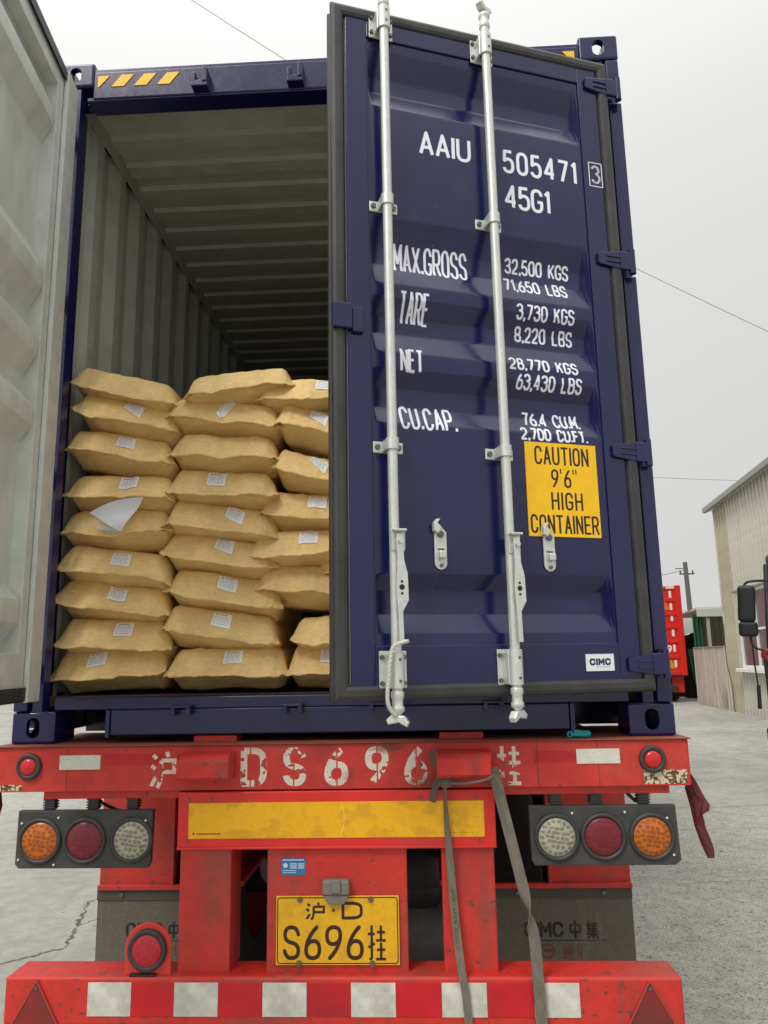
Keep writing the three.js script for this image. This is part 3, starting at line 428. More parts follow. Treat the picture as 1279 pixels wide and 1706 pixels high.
{
  const ord = ['lowest', 'second from the floor', 'third from the floor', 'fourth from the floor', 'fifth from the floor', 'fourth from the top', 'third from the top', 'second from the top', 'topmost'];
  const colA = [[-0.922, 1.652, 0.455, 2.0, -0.048, 0.05], [-0.912, 1.768, 0.45, -1.5, 0.045, 0], [-0.924, 1.914, 0.46, -7.5, 0.028, -0.06], [-0.914, 2.051, 0.45, -6.5, 0.03, 0], [-0.921, 2.216, 0.45, -1.0, null, 0], [-0.906, 2.365, 0.45, -3, 0.04, 0.05], [-0.918, 2.536, 0.44, -11, 0.03, -0.02], [-0.9, 2.688, 0.43, -14, 0.04, -0.3], [-0.915, 2.808, 0.44, -14, null, 0]];
  const colB = [[-0.45, 1.650, 0.465, 1.0, 0.03, 0], [-0.478, 1.794, 0.46, -8, 0.01, -0.1], [-0.47, 1.942, 0.45, -8, 0.02, -0.05], [-0.49, 2.093, 0.45, -9, 0.025, -0.15], [-0.483, 2.225, 0.46, -8, 0.06, -0.25], [-0.483, 2.367, 0.44, -5, -0.02, 0], [-0.475, 2.523, 0.44, -3.5, null, 0], [-0.483, 2.676, 0.46, -8, 0.01, 0.9], [-0.425, 2.81, 0.44, 4.5, null, 0]];
  // the third stack, half behind the door; its third place from the floor has slipped and left a gap
  const colC = [[0.02, 1.646, 0.46, -1, -0.06, 0], [0.045, 1.772, 0.47, 1, null, 0], [-0.105, 1.965, 0.46, -5, null, 0], [-0.135, 2.115, 0.45, 1, 0.01, 0.03], [-0.1, 2.262, 0.45, -5, 0.01, 0], [-0.05, 2.41, 0.44, -15, -0.03, -0.5], [-0.04, 2.6, 0.44, -17, -0.04, -0.35], [-0.115, 2.755, 0.44, -3, 0.06, -0.05]];
  const ordC = ['lowest', 'low beside the dark gap', 'hanging over the dark gap', 'fourth from the floor', 'fourth from the top', 'third from the top', 'second from the top', 'topmost'];
  let s = 3;
  const put = (c, i, where, o) => { const [x, y, w, tilt, lx, rot] = c; const h = hash(s, 9, 9); sack({ x, y, w, tilt, s: s++, z: -0.1 - h * 0.02, ry: 0, T: 0.09 + 0.008 * hash(s, 5, 5), label: `brown paper sack, ${o[i]}, ${o === ordC ? '' : 'in '}${where}`, lab: lx === null ? null : [lx, 0.034, rot, s] }); };
  colA.forEach((c, i) => put(c, i, 'the stack beside the open pale door', ord));
  colB.forEach((c, i) => put(c, i, 'the middle stack', ord));
  colC.forEach((c, i) => put(c, i, 'in the stack half behind the lettered door', ordC));
  sack({ x: 0.12, y: 2.05, w: 0.44, tilt: 3, s: 77, z: -0.16, label: 'brown paper sack whose crumpled corner peeks out behind the lettered door', lab: null });
  // the sheet of paper caught between two sacks
  const pg = (u, v) => { const A = [-1.0, 2.287, -0.075], B2 = [-0.777, 2.342, -0.062], C2 = [-0.855, 2.197, -0.052], w = [1 - u, u * (1 - v * 0.999), u * v]; const p = [0, 1, 2].map((k) => A[k] * w[0] + B2[k] * w[1] + C2[k] * w[2]); p[2] += 0.02 * Math.sin(Math.PI * u) - 0.012 * Math.sin(u * v * 6); p[1] += 0.012 * Math.sin(u * 3.1) * (1 - v); return p; };
  const pp = thing('paper_sheet', 'loose white paper sheet folded to a point, caught between two sacks', 'paper', [-0.87, 2.2, -0.06]);
  part('sheet', [grid(16, 12, pg), grid(16, 12, (u, v) => { const p = pg(1 - u, v); return [p[0], p[1], p[2] - 0.0012]; })], std({ color: '#dddde3', roughness: 0.75 }), pp, true);
  part('folded_corner', grid(4, 4, (u, v) => [mix(-0.965, -0.88, u), mix(2.222, 2.24, v) - u * 0.02, -0.075]), std({ color: '#dddde3', roughness: 0.75 }), pp, true);
}

// ------------------------------------------------------------------ the trailer
const tr = thing('semi_trailer', 'red container trailer with stencilled rear beam, lamps and bumper, under the navy container', 'semi-trailer', [0, 0, 0]);
{
  const ZF = 0.06;
  // rear beam with stencilled letters, rusty top edge and lower lip
  part('rear_beam', [rb(-1.236, 1.236, 1.242, 1.396, -0.12, ZF, 0.004), ], M.red, tr); part('beam_top', rb(-1.243, 1.243, 1.397, 1.401, -0.2, ZF + 0.012, 0.0015), M.rust, tr);
  const bm = canvas(2048, 134, (x, w, h) => {
    const K = w / 2.46, X = (a) => (a + 1.23) * K, Y = (b) => (1.3945 - b) * h / 0.151;
    x.fillStyle = '#be2f26'; x.fillRect(0, 0, w, h);
    const dirt = (x, y) => sst(0.5, 0.75, fbm(x * 4, y * 9, 401, 0, 5));
    x.fillStyle = '#b3171c'; x.fillRect(X(-0.84), Y(1.371), 0.24 * K, 36); x.fillRect(X(0.7), Y(1.363), 0.147 * K, 36);
    x.strokeStyle = '#d9cfc0'; const lw = 0.024 * K;
    han(x, 'hu', X(-0.665), Y(1.378), X(-0.57), Y(1.25), lw * 0.6);
    for (const [c, a, b] of [['D', -0.338, -0.244], ['S', -0.187, -0.103], ['6', -0.04, 0.047], ['9', 0.106, 0.191], ['6', 0.243, 0.326]]) write(x, c, X(a), Y(1.387), X(b), Y(1.253), lw, 1, 'butt');
    han(x, 'gua', X(0.572), Y(1.383), X(0.652), Y(1.25), lw * 0.55);
    x.fillStyle = '#c62b22'; for (const [a, y0, y1] of [[-0.305, 1.387, 1.24], [-0.15, 1.4, 1.24], [0.004, 1.4, 1.24], [0.147, 1.4, 1.24], [0.285, 1.4, 1.24]]) x.fillRect(X(a), Y(y0), 4, (y1 - y0) * -K * 1.2);
    blotch(x, w, h, 1, (i, j, c) => {
      const wx = i / K, wy = j / K, a = dirt(wx, wy), n = fbm(wx * 40, wy * 40, 421, 0, 4), light = c[1] > 120;
      if (light && n > 0.62) return [170, 62, 48]; // paint flaked off the letters
      const b = sst(0.52, 0.7, fbm(wx * 7, wy * 14, 431, 0, 4)) * sst(0.45, 0.15, Math.abs(wx - 1.5)) * 0.65; // grease round the middle
      const k = a * 0.28; let o = [mix(c[0], 168, k), mix(c[1], 92, k), mix(c[2], 74, k)]; o = [mix(o[0], 96, b), mix(o[1], 48, b), mix(o[2], 40, b)];
      const g = 1 + (n - 0.5) * 0.16; return o.map((e) => e * g);
    });
    speckle(x, w, h, 240, ['#5e2a22', '#8d3b2e', '#4a2019'], 3.2, 70);
    // bare flaked patch near one end and a smaller one at the other
    for (const [a, b, y0, y1, s] of [[1.076, 1.226, 1.296, 1.244, 5], [-1.22, -1.13, 1.268, 1.245, 9]]) blotch2(x, Math.floor(X(a)), Math.floor(Y(y0)), Math.floor((b - a) * K), Math.floor((y0 - y1) * K), s);
    x.strokeStyle = '#54251c'; x.lineWidth = 2; for (const a of [0.92, -0.97, 0.71]) { x.beginPath(); x.moveTo(X(a), 0); x.lineTo(X(a) + 2, h); x.stroke(); }
  });
  function blotch2(x, x0, y0, w, h, s) { const im = x.getImageData(x0, y0, w, h), d = im.data; for (let j = 0; j < h; j++) for (let i = 0; i < w; i++) { const n = fbm(i / 9, j / 9, s, 0, 3), e = Math.min(i, w - i, j, h - j) / 6; const k = (j * w + i) * 4; if (n * 0.9 + Math.min(e, 1) * 0.25 < 0.42) continue; const r = 1 - Math.abs(2 * fbm(i / 12, j / 12, s + 7, 0, 2) - 1); const c = r > 0.82 ? [92, 58, 36] : [196, 188, 158]; d[k] = c[0]; d[k + 1] = c[1]; d[k + 2] = c[2]; } x.putImageData(im, x0, y0); }
  part('beam_face', grid(1, 1, (u, v) => [mix(-1.23, 1.23, u), mix(1.2435, 1.3945, v), ZF + 0.002]), std({ map: bm, roughness: 0.55, bumpMap: T.orange.clone(), bumpScale: 0.0006 }), tr, true);
  part('beam_lip', [rb(-1.06, -0.56, 1.214, 1.242, -0.02, 0.04, 0.003), rb(0.56, 1.165, 1.214, 1.242, -0.02, 0.04, 0.003), rb(-1.22, 1.22, 1.36, 1.39, -0.6, -0.12, 0.004)], M.red, tr);
  for (const s of [-1, 1]) part('twist_lock_seat', [rb(s * 0.452 - 0.08, s * 0.452 + 0.08, 1.399, 1.424, -0.1, -0.012, 0.004)], M.red, tr);
  // buffer blocks: curved top, darker worn front
  for (const x of [-0.45, 0.45]) {
    const pr = [[ZF, 1.372], [ZF + 0.06, 1.372], [ZF + 0.085, 1.366], [ZF + 0.1, 1.35], [ZF + 0.1, 1.298], [ZF + 0.09, 1.288], [ZF, 1.288]];
    const g = prismX(pr, x - 0.09, x + 0.09);
    part('buffer_block', [toCreasedNormals(g, 0.6), rb(x - 0.0925, x - 0.088, 1.287, 1.373, ZF, ZF + 0.094, 0.002), rb(x + 0.088, x + 0.0925, 1.287, 1.373, ZF, ZF + 0.094, 0.002)], M.red, tr);
  }
  // end marker lamps, pale reflector strips
  for (const s of [-1, 1]) {
    const x = s * 1.107;
    const r = part('marker_lamp', moved(lathe([[0.046, 0], [0.046, 0.012], [0.042, 0.018], [0.032, 0.018], [0.029, 0.01], [0, 0.01]], 32), x, 1.331, ZF, Math.PI / 2), M.rubber, tr);
    part('lens', moved(lathe([[0.03, 0], [0.028, 0.008], [0.018, 0.013], [0, 0.015]], 28), x, 1.331, ZF + 0.01, Math.PI / 2), std({ color: '#c31f24', roughness: 0.25 }), r);
    part('reflector_strip', rb(s * 0.922 - 0.075, s * 0.922 + 0.075, 1.318, 1.368, ZF + 0.003, ZF + 0.005, 0.0008), std({ map: noiseTex(128, 0.2, (u, v) => { const q = 205 + 26 * (fbm(u * 6, v * 6, 5, 6, 3) - 0.5) - (vn(u * 60, v * 60, 2, 60) > 0.93 ? 70 : 0); return [q, q - 2, q - 16]; }), roughness: 0.5 }), tr);
  }
  // framed yellow board
  part('marker_board', [rb(-0.556, 0.556, 1.047, 1.238, 0.03, ZF + 0.012, 0.004), rb(-0.556, 0.556, 1.047, 1.056, ZF + 0.004, ZF + 0.018, 0.003)], std({ map: paint('#d92a22', '#b23a34', 0.5, 83, 0.006), roughness: 0.4 }), tr);
  const yt = canvas(1024, 116, (x, w, h) => {
    x.fillStyle = '#eeb108'; x.fillRect(0, 0, w, h);
    blotch(x, w, h, 1, (i, j, c) => { const u = i / w, q = sst(0.52, 0.72, fbm(i / 50, j / 34, 501, 0, 4)) * sst(0.2, 0.6, fbm(i / 200, 3, 4, 0, 2) + 0.25 - Math.abs(u - 0.58) * 0.6), n = 1 + (fbm(i / 9, j / 9, 3, 0, 3) - 0.5) * 0.08; return [mix(c[0], 150, q * 0.2) * n, mix(c[1], 92, q * 0.2) * n, mix(c[2], 62, q * 0.2) * n]; });
    x.strokeStyle = '#f7d66a'; x.lineWidth = 2; x.beginPath(); x.moveTo(534, 6); x.quadraticCurveTo(556, 54, 530, 112); x.stroke();
    x.fillStyle = '#8a3410'; x.beginPath(); x.arc(18, 100, 4, 0, 7); x.fill(); for (let i = 0; i < 24; i++) x.fillRect(28 + i * 3.6, 97 + (i % 3), 2.4, 6); for (let i = 0; i < 18; i++) x.fillRect(880 + i * 6, 100 + (i % 3), 3, 2);
  });
  part('yellow_panel', rb(-0.517, 0.517, 1.083, 1.202, ZF + 0.012, ZF + 0.0145, 0.001), M.yellow, tr);
  part('yellow_face', grid(1, 1, (u, v) => [mix(-0.516, 0.516, u), mix(1.084, 1.201, v), ZF + 0.0155]), std({ map: yt, roughness: 0.4 }), tr, true);
  for (const [x, y] of [[-0.52, 1.213], [-0.44, 1.211], [-0.522, 1.074], [0.49, 1.21], [0.3, 1.21], [0.5, 1.07]]) part('board_screw', cyl([x, y, ZF + 0.01], [x, y, ZF + 0.0165], 0.006, 0.005, 10), M.bolt, tr);
  // pillars, plate panel, frame rails, cross members
  for (const s of [-1, 1]) part('pillar', [rb(s * 0.366, s * 0.547, 0.64, 1.05, -0.1, ZF, 0.006)], M.red, tr);
  part('plate_panel', rb(-0.24, 0.246, 0.645, 1.05, 0.02, ZF - 0.004, 0.005), M.red, tr);
  for (const s of [-1, 1]) part('frame_rail', [rb(s * 0.42, s * 0.44, 0.9, 1.34, -9.5, -0.1, 0.003), rb(s * 0.36, s * 0.5, 1.34, 1.36, -9.5, -0.12, 0.003), rb(s * 0.36, s * 0.5, 0.88, 0.9, -9.5, -0.1, 0.003)], M.red, tr);
  for (const z of [-0.62, -1.05]) part('gap_filler_tank', [moved(lathe([[0, -0.4], [0.08, -0.39], [0.125, -0.35], [0.13, -0.3], [0.13, 0.3], [0.125, 0.35], [0.08, 0.39], [0, 0.4]], 28), 0, z < -1 ? 0.66 : 0.86, z, 0, 0, Math.PI / 2)], M.black, tr);  // dark tank-shaped fillers, added to keep the gap between the pillars black
  for (const z of [-2.2, -4.0, -6, -8, -9.5]) part('cross_member', rb(-1.15, 1.15, 1.2, 1.36, z - 0.12, z, 0.004), M.red, tr);
  // bumper with reflector patches and end triangles
  part('bumper', [rb(-1.125, 1.138, 0.5, 0.652, -0.05, 0.1, 0.012, 3)], M.red, tr);
  const wr = std({ map: noiseTex(256, 0.17, (u, v) => { const a = fbm(u * 5, v * 5, 611, 5, 4), q = 196 + 60 * (a - 0.5) - (vn(u * 70, v * 70, 3, 70) > 0.965 ? 120 : 0); return [q, q - 2, q - 12]; }), roughness: 0.45 }), rr = std({ map: paint('#c3141f', '#8c2a26', 0.5, 661, 0.02), roughness: 0.35 });
  for (const x of [-0.762, -0.467, -0.169, 0.127, 0.427, 0.729]) part('reflector_patch', rb(x - 0.074, x + 0.074, 0.532, 0.635, 0.099, 0.1025, 0.0008), wr, tr, false, 'scuffed white reflective patch');
  for (const x of [-0.615, -0.318, -0.021, 0.277, 0.578]) part('reflector_patch', rb(x - 0.0735, x + 0.0735, 0.532, 0.635, 0.099, 0.102, 0.0008), rr, tr, false, 'red reflective patch');
  for (const x of [-1.012, 1.03]) {
    const m = part('triangle_reflector', prismZ([[x - 0.078, 0.506], [x + 0.078, 0.506], [x, 0.641]], 0.1, 0.106, 0.002), std({ map: paint('#8c2420', '#57302a', 0.6, 671, 0.03), roughness: 0.5 }), tr);
    const e = (a, b) => cyl([a[0], a[1], 0.105], [b[0], b[1], 0.105], 0.004, 0.004, 8), P = [[x - 0.078, 0.506], [x + 0.078, 0.506], [x, 0.641]];
    part('rim', [e(P[0], P[1]), e(P[1], P[2]), e(P[2], P[0])], std({ color: '#9a3a33', roughness: 0.45 }), m); part('screw', cyl([x, 0.621, 0.103], [x, 0.621, 0.11], 0.007, 0.006, 10), M.bolt, m);
  }
  { // round reflector in its arched bracket on the bumper
    const s = new THREE.Shape(); s.moveTo(-0.08, 0); s.lineTo(0.08, 0); s.lineTo(0.08, 0.085); s.absarc(0, 0.085, 0.08, 0, Math.PI); s.closePath();
    part('reflector_bracket', moved(prismZ(s, 0, 0.012, 0.003), -0.642, 0.65, 0.07), std({ color: '#d23a2e', roughness: 0.5 }), tr);
    const r = part('round_reflector', moved(lathe([[0.067, 0], [0.067, 0.014], [0.062, 0.02], [0.052, 0.018], [0.05, 0.012], [0, 0.012]], 40), -0.642, 0.731, 0.082, Math.PI / 2), M.rubber, tr);
    part('lens', moved(lathe([[0.051, 0], [0.049, 0.006], [0.03, 0.01], [0, 0.012]], 36), -0.642, 0.731, 0.093, Math.PI / 2), std({ map: noiseTex(128, 0.08, (u, v) => { const q = 1 + (vn(u * 20, v * 20, 4, 20) - 0.5) * 0.3; return [178 * q, 34 * q, 48 * q]; }), roughness: 0.35 }), r);
    part('bracket_foot', rb(-0.7, -0.61, 0.652, 0.658, 0.03, 0.098, 0.002), M.black, tr);
  }
  // lamp clusters on rubber stems
  const lensTex = (bg, cell, s) => canvas(256, 256, (x, w) => {
    x.fillStyle = bg; x.fillRect(0, 0, w, w);
    const dot = (a, b, i) => { const n = (hash(i, 5, s) - 0.5) * 6; x.globalAlpha = 0.6; x.fillStyle = cell; x.beginPath(); x.roundRect(a - 14 + n, b - 11, 28 - n, 22 + n, 6); x.fill(); x.globalAlpha = 1; };
    for (let i = 0; i < 18; i++) dot(128 + 104 * Math.cos(i / 18 * 6.283), 128 + 104 * Math.sin(i / 18 * 6.283), i);
    for (let r = 0; r < 5; r++) for (let c = 0; c < 5; c++) if (Math.hypot(c - 2, r - 2) < 2.6) dot(128 + (c - 2) * 32 + (r % 2 ? 8 : 0), 128 + (r - 2) * 29 + (c - 2) * 5, r * 5 + c + 40);
    blotch(x, w, w, 1, (i, j, c) => { const n = 1 + (fbm(i / 24, j / 24, s, 0, 3) - 0.5) * 0.3; return c.map((e) => e * n); });
  });
  const lm = { amber: std({ map: lensTex('#b4621a', '#7c380e', 4), roughness: 0.25 }), red: std({ map: lensTex('#741d28', '#5f121c', 5), roughness: 0.3 }), clear: std({ map: lensTex('#a5a18c', '#625f52', 6), roughness: 0.25 }) };
  for (const s of [-1, 1]) {
    const x0 = s < 0 ? -1.14 : 0.672, x1 = s < 0 ? -0.65 : 1.174, c = 0.014, pts = [[x0 + 0.002, 1.178], [x1, 1.178], [x1 + (s < 0 ? -0.005 : 0.006), 1.0], [x1 - c, 0.985], [x0 + c, 0.985], [x0 + (s < 0 ? 0 : 0.004), 1.0]];
    const p = part('lamp_panel', prismZ(pts, ZF - 0.03, ZF, 0.003), std({ map: noiseTex(256, 0.4, (u, v) => { const q = 58 + 30 * (fbm(u * 6, v * 6, 701, 6, 4) - 0.5); return [q, q * 0.99, q * 0.94]; }), roughness: 0.6 }), tr);
    for (const [x, k] of (s < 0 ? [[-1.053, 'amber'], [-0.892, 'red'], [-0.722, 'clear']] : [[0.764, 'clear'], [0.922, 'red'], [1.086, 'amber']])) {
      part('lamp_ring', moved(lathe([[0.078, 0], [0.078, 0.008], [0.073, 0.014], [0.066, 0.013], [0.062, 0.005], [0.06, 0.002]], 48), x, 1.078, ZF - 0.002, Math.PI / 2), M.rubber, p);
      const L = lathe([[0.064, 0], [0.062, 0.006], [0.045, 0.012], [0.02, 0.015], [0, 0.0155]], 40); const q = L.attributes.position, uv = L.attributes.uv; for (let i = 0; i < q.count; i++) uv.setXY(i, 0.5 + q.getX(i) / 0.128, 0.5 - q.getZ(i) / 0.128);
      part('lens', moved(L, x, 1.078, ZF + 0.001, Math.PI / 2), lm[k], p, true, { amber: 'round amber indicator lens', red: 'round dark red brake lens', clear: 'round clear reversing lens' }[k]);
    }
    for (const [x, y] of (s < 0 ? [[-1.122, 1.137], [-0.99, 1.155], [-0.675, 1.143], [-1.127, 1.015], [-0.998, 0.998], [-0.674, 1.02]] : [[0.82, 1.155], [1.0, 1.157], [1.142, 1.137], [1.155, 1.018]])) part('screw', cyl([x, y, ZF - 0.004], [x, y, ZF + 0.004], 0.0042, 0.0035, 10), M.white, p);
    for (const x of s < 0 ? [-1.04, -0.88, -0.735] : [0.77, 0.91, 1.075]) part('rubber_stem', [rb(x - 0.018, x + 0.018, 1.175, 1.216, 0.0, 0.035, 0.004), ...[0, 1, 2, 3].map((i) => rb(x - 0.022, x + 0.022, 1.182 + i * 0.009, 1.186 + i * 0.009, -0.003, 0.039, 0.001))], M.rubber, tr);
    part('lamp_wire', tube(s < 0 ? [[-0.9, 1.21, -0.01], [-0.82, 1.16, -0.05], [-0.7, 1.15, -0.04]] : [[1.02, 1.216, 0.01], [1.045, 1.19, 0.02], [1.06, 1.18, -0.01]], 0.006), M.black, tr);
  }
  // number plate and its lamp, blue sticker
  const pt = canvas(640, 320, (x, w, h) => {
    x.fillStyle = '#e0aa10'; x.fillRect(0, 0, w, h);
    blotch(x, w, h, 1, (i, j, c) => { const q = sst(0.5, 0.8, fbm(i / 70, j / 70, 801, 0, 4)) * 0.35, n = 1 + (fbm(i / 14, j / 14, 3, 0, 3) - 0.5) * 0.1; return [mix(c[0], 190, q) * n, mix(c[1], 140, q) * n, mix(c[2], 44, q) * n]; });
    x.strokeStyle = '#2c1a12'; x.lineWidth = 5; x.beginPath(); x.roundRect(8, 7, w - 16, h - 14, 14); x.stroke();
    han(x, 'hu', 152, 28, 258, 112, 12); write(x, 'D', 342, 26, 452, 110, 15, 1, 'butt'); x.fillStyle = '#6b2216'; x.beginPath(); x.arc(300, 66, 8, 0, 7); x.fill();
    x.strokeStyle = '#33190f'; for (const [c, a] of [['S', 36], ['6', 146], ['9', 256], ['6', 366]]) write(x, c, a, 136, a + 90, 298, 19, 1); han(x, 'gua', 478, 134, 570, 300, 13);
  });
  part('number_plate', rb(-0.206, 0.216, 0.676, 0.893, ZF - 0.002, ZF + 0.004, 0.002), M.yellow, tr);
  part('plate_face', grid(1, 1, (u, v) => [mix(-0.2055, 0.2155, u), mix(0.6765, 0.8925, v), ZF + 0.0055]), std({ map: pt, roughness: 0.42 }), tr, true);
  for (const [x, y] of [[-0.124, 0.882], [0.12, 0.882], [-0.126, 0.681], [0.123, 0.681]]) part('plate_bolt', [cyl([x, y, ZF + 0.004], [x, y, ZF + 0.012], 0.0105, 0.008, 14)], M.bolt, tr);
  part('plate_lamp', [rb(-0.044, 0.05, 0.9, 0.95, ZF - 0.004, ZF + 0.034, 0.01, 3), prismZ([[-0.042, 0.9], [0.048, 0.9], [0.03, 0.872], [-0.024, 0.872]], ZF - 0.002, ZF + 0.028, 0.004), rb(-0.012, 0.02, 0.91, 0.953, ZF + 0.03, ZF + 0.042, 0.004)], std({ color: '#77726a', roughness: 0.6 }), tr);
  part('info_sticker', grid(1, 1, (u, v) => [mix(-0.191, -0.105, u), mix(0.959, 1.014, v), ZF - 0.0025]), std({ roughness: 0.4, map: canvas(128, 84, (x, w, h) => { x.fillStyle = '#2a74a8'; x.fillRect(0, 0, w, h); x.fillStyle = '#3b5aa0'; x.fillRect(0, 0, w, 18); x.fillStyle = '#c6d6e2'; for (let i = 0; i < 16; i++) x.fillRect(8 + i * 7, 5, 5, 8); x.beginPath(); x.arc(22, 36, 12, 0, 7); x.fill(); for (let r = 0; r < 3; r++) x.fillRect(46, 26 + r * 10, 36, 5), x.fillRect(88, 26 + r * 10, 32, 5); x.fillRect(8, 60, 70, 3); x.fillRect(8, 70, 70, 3); }) }), tr, true);
  // mudguards, flaps, wheels
  for (const s of [-1, 1]) {
    const a = s < 0 ? -1.225 : 0.6, b = s < 0 ? -0.6 : 1.235, fz = -0.9;
    part('mudguard_plate', [rb(s < 0 ? a + 0.005 : 0.864, s < 0 ? -0.864 : b, 0.662, 1.08, fz - 0.03, fz, 0.004), rb(a + 0.005, b, 0.658, 0.68, fz, fz + 0.025, 0.003), rb(s * 0.87 - 0.006, s * 0.87 + 0.006, 0.68, 1.08, fz, fz + 0.02, 0.002), rb(s * 1.0 - 0.08, s * 1.0 + 0.08, 1.05, 1.36, fz - 0.3, fz - 0.03, 0.005)], M.red, tr);
    const ft = canvas(512, 512, (x, w, h) => {
      x.fillStyle = '#625d54'; x.fillRect(0, 0, w, h);
      const txt = '#262321'; x.strokeStyle = txt; write(x, 'CIMC', 114, 130, 258, 188, 11, 1.8); han(x, 'zhong', 276, 126, 324, 192, 9); han(x, 'ji', 336, 126, 388, 192, 7);
      x.fillStyle = txt; x.fillRect(150, 197, 260, 4);
      x.strokeStyle = '#6e342c'; x.lineWidth = 7; x.beginPath(); x.arc(196, 238, 24, 0, 7); x.stroke(); x.fillStyle = '#6e342c'; x.fillRect(180, 232, 34, 10); han(x, 'tong', 250, 210, 288, 270, 6); han(x, 'hua', 300, 210, 338, 270, 6); x.strokeStyle = txt; write(x, 'TONGHUA', 236, 284, 346, 304, 5);
      blotch(x, w, h, 1, (i, j, c) => { const q = sst(0.4, 0.75, fbm(i / 60, j / 26, 901 + s, 0, 5)) * 0.6, st = sst(0.55, 0.8, fbm(i / 14, j / 160, 911, 0, 3)) * 0.4, n = 1 + (fbm(i / 6, j / 6, 3, 0, 3) - 0.5) * 0.2; return [mix(mix(c[0], 96, q), 122, st) * n, mix(mix(c[1], 89, q), 113, st) * n, mix(mix(c[2], 76, q), 96, st) * n]; });
    });
    const fl = part('mud_flap', rb(a, b + 0.0, 0.08, 0.662, fz - 0.012, fz, 0.003), std({ color: '#45423c', roughness: 0.85 }), tr);
    part('flap_face', grid(1, 1, (u, v) => [mix(a + 0.002, b - 0.002, u), mix(0.082, 0.66, v), fz + 0.002]), std({ map: ft, roughness: 0.85 }), fl, true);
    part('clamp_strip', [rb(a, b, 0.612, 0.661, fz + 0.003, fz + 0.01, 0.002)], std({ color: '#4a4640', roughness: 0.75 }), fl);
    part('bolt', [0.1, 0.42].map((k) => cyl([mix(a, b, k * 1.9), 0.637, fz + 0.008], [mix(a, b, k * 1.9), 0.637, fz + 0.018], 0.012, 0.009, 12)), M.bolt, fl);
    for (const z of [-1.62, -2.95, -4.28]) for (const x of [0.74, 1.06]) {
      const w = part('wheel', moved(lathe([[0.29, -0.12], [0.42, -0.145], [0.49, -0.135], [0.51, -0.11], [0.515, 0], [0.51, 0.11], [0.49, 0.135], [0.42, 0.145], [0.29, 0.12]], 40), s * x, 0.515, z, 0, 0, Math.PI / 2), std({ color: '#2a2927', roughness: 0.9 }), tr);
      part('rim', moved(lathe([[0.295, -0.12], [0.28, 0], [0.2, 0.02], [0, 0.03]], 32), s * x, 0.515, z, 0, 0, Math.PI / 2), std({ color: '#7d2a22', roughness: 0.7 }), w);
    }
  }
  for (const z of [-1.62, -2.95, -4.28]) part('axle', cyl([-1.0, 0.515, z], [1.0, 0.515, z], 0.07), M.black, tr);
}

// ------------------------------------------------------------------ straps, rope and small things
function ribbon(pts, w, th, twist = () => 0, seg = 70) { // webbing: width across the view, a twist angle along it
  const c = new THREE.CatmullRomCurve3(pts.map((p) => V(...p))), tp = [], rowsUV = [];
  const side = (sx, sz) => (u, v) => { const p = c.getPoint(v), t = c.getTangent(v), a = twist(v); let n = V(Math.cos(a), 0, Math.sin(a)); n.addScaledVector(t, -n.dot(t)).normalize(); const m = new THREE.Vector3().crossVectors(n, t).normalize(); const k = (u - 0.5) * w * sx; return [p.x + n.x * k + m.x * th * sz, p.y + n.y * k + m.y * th * sz, p.z + n.z * k + m.z * th * sz]; };
  const uv = (u, v) => [1 - u, v], edge = (e) => (u, v) => { const a = side(1, 0.5)(e, v), b = side(1, -0.5)(e, v); return [mix(a[0], b[0], u), mix(a[1], b[1], u), mix(a[2], b[2], u)]; };
  return [grid(3, seg, side(1, 0.5), uv), grid(3, seg, side(1, -0.5), uv), grid(1, seg, edge(0), uv), grid(1, seg, edge(1), uv)];
}
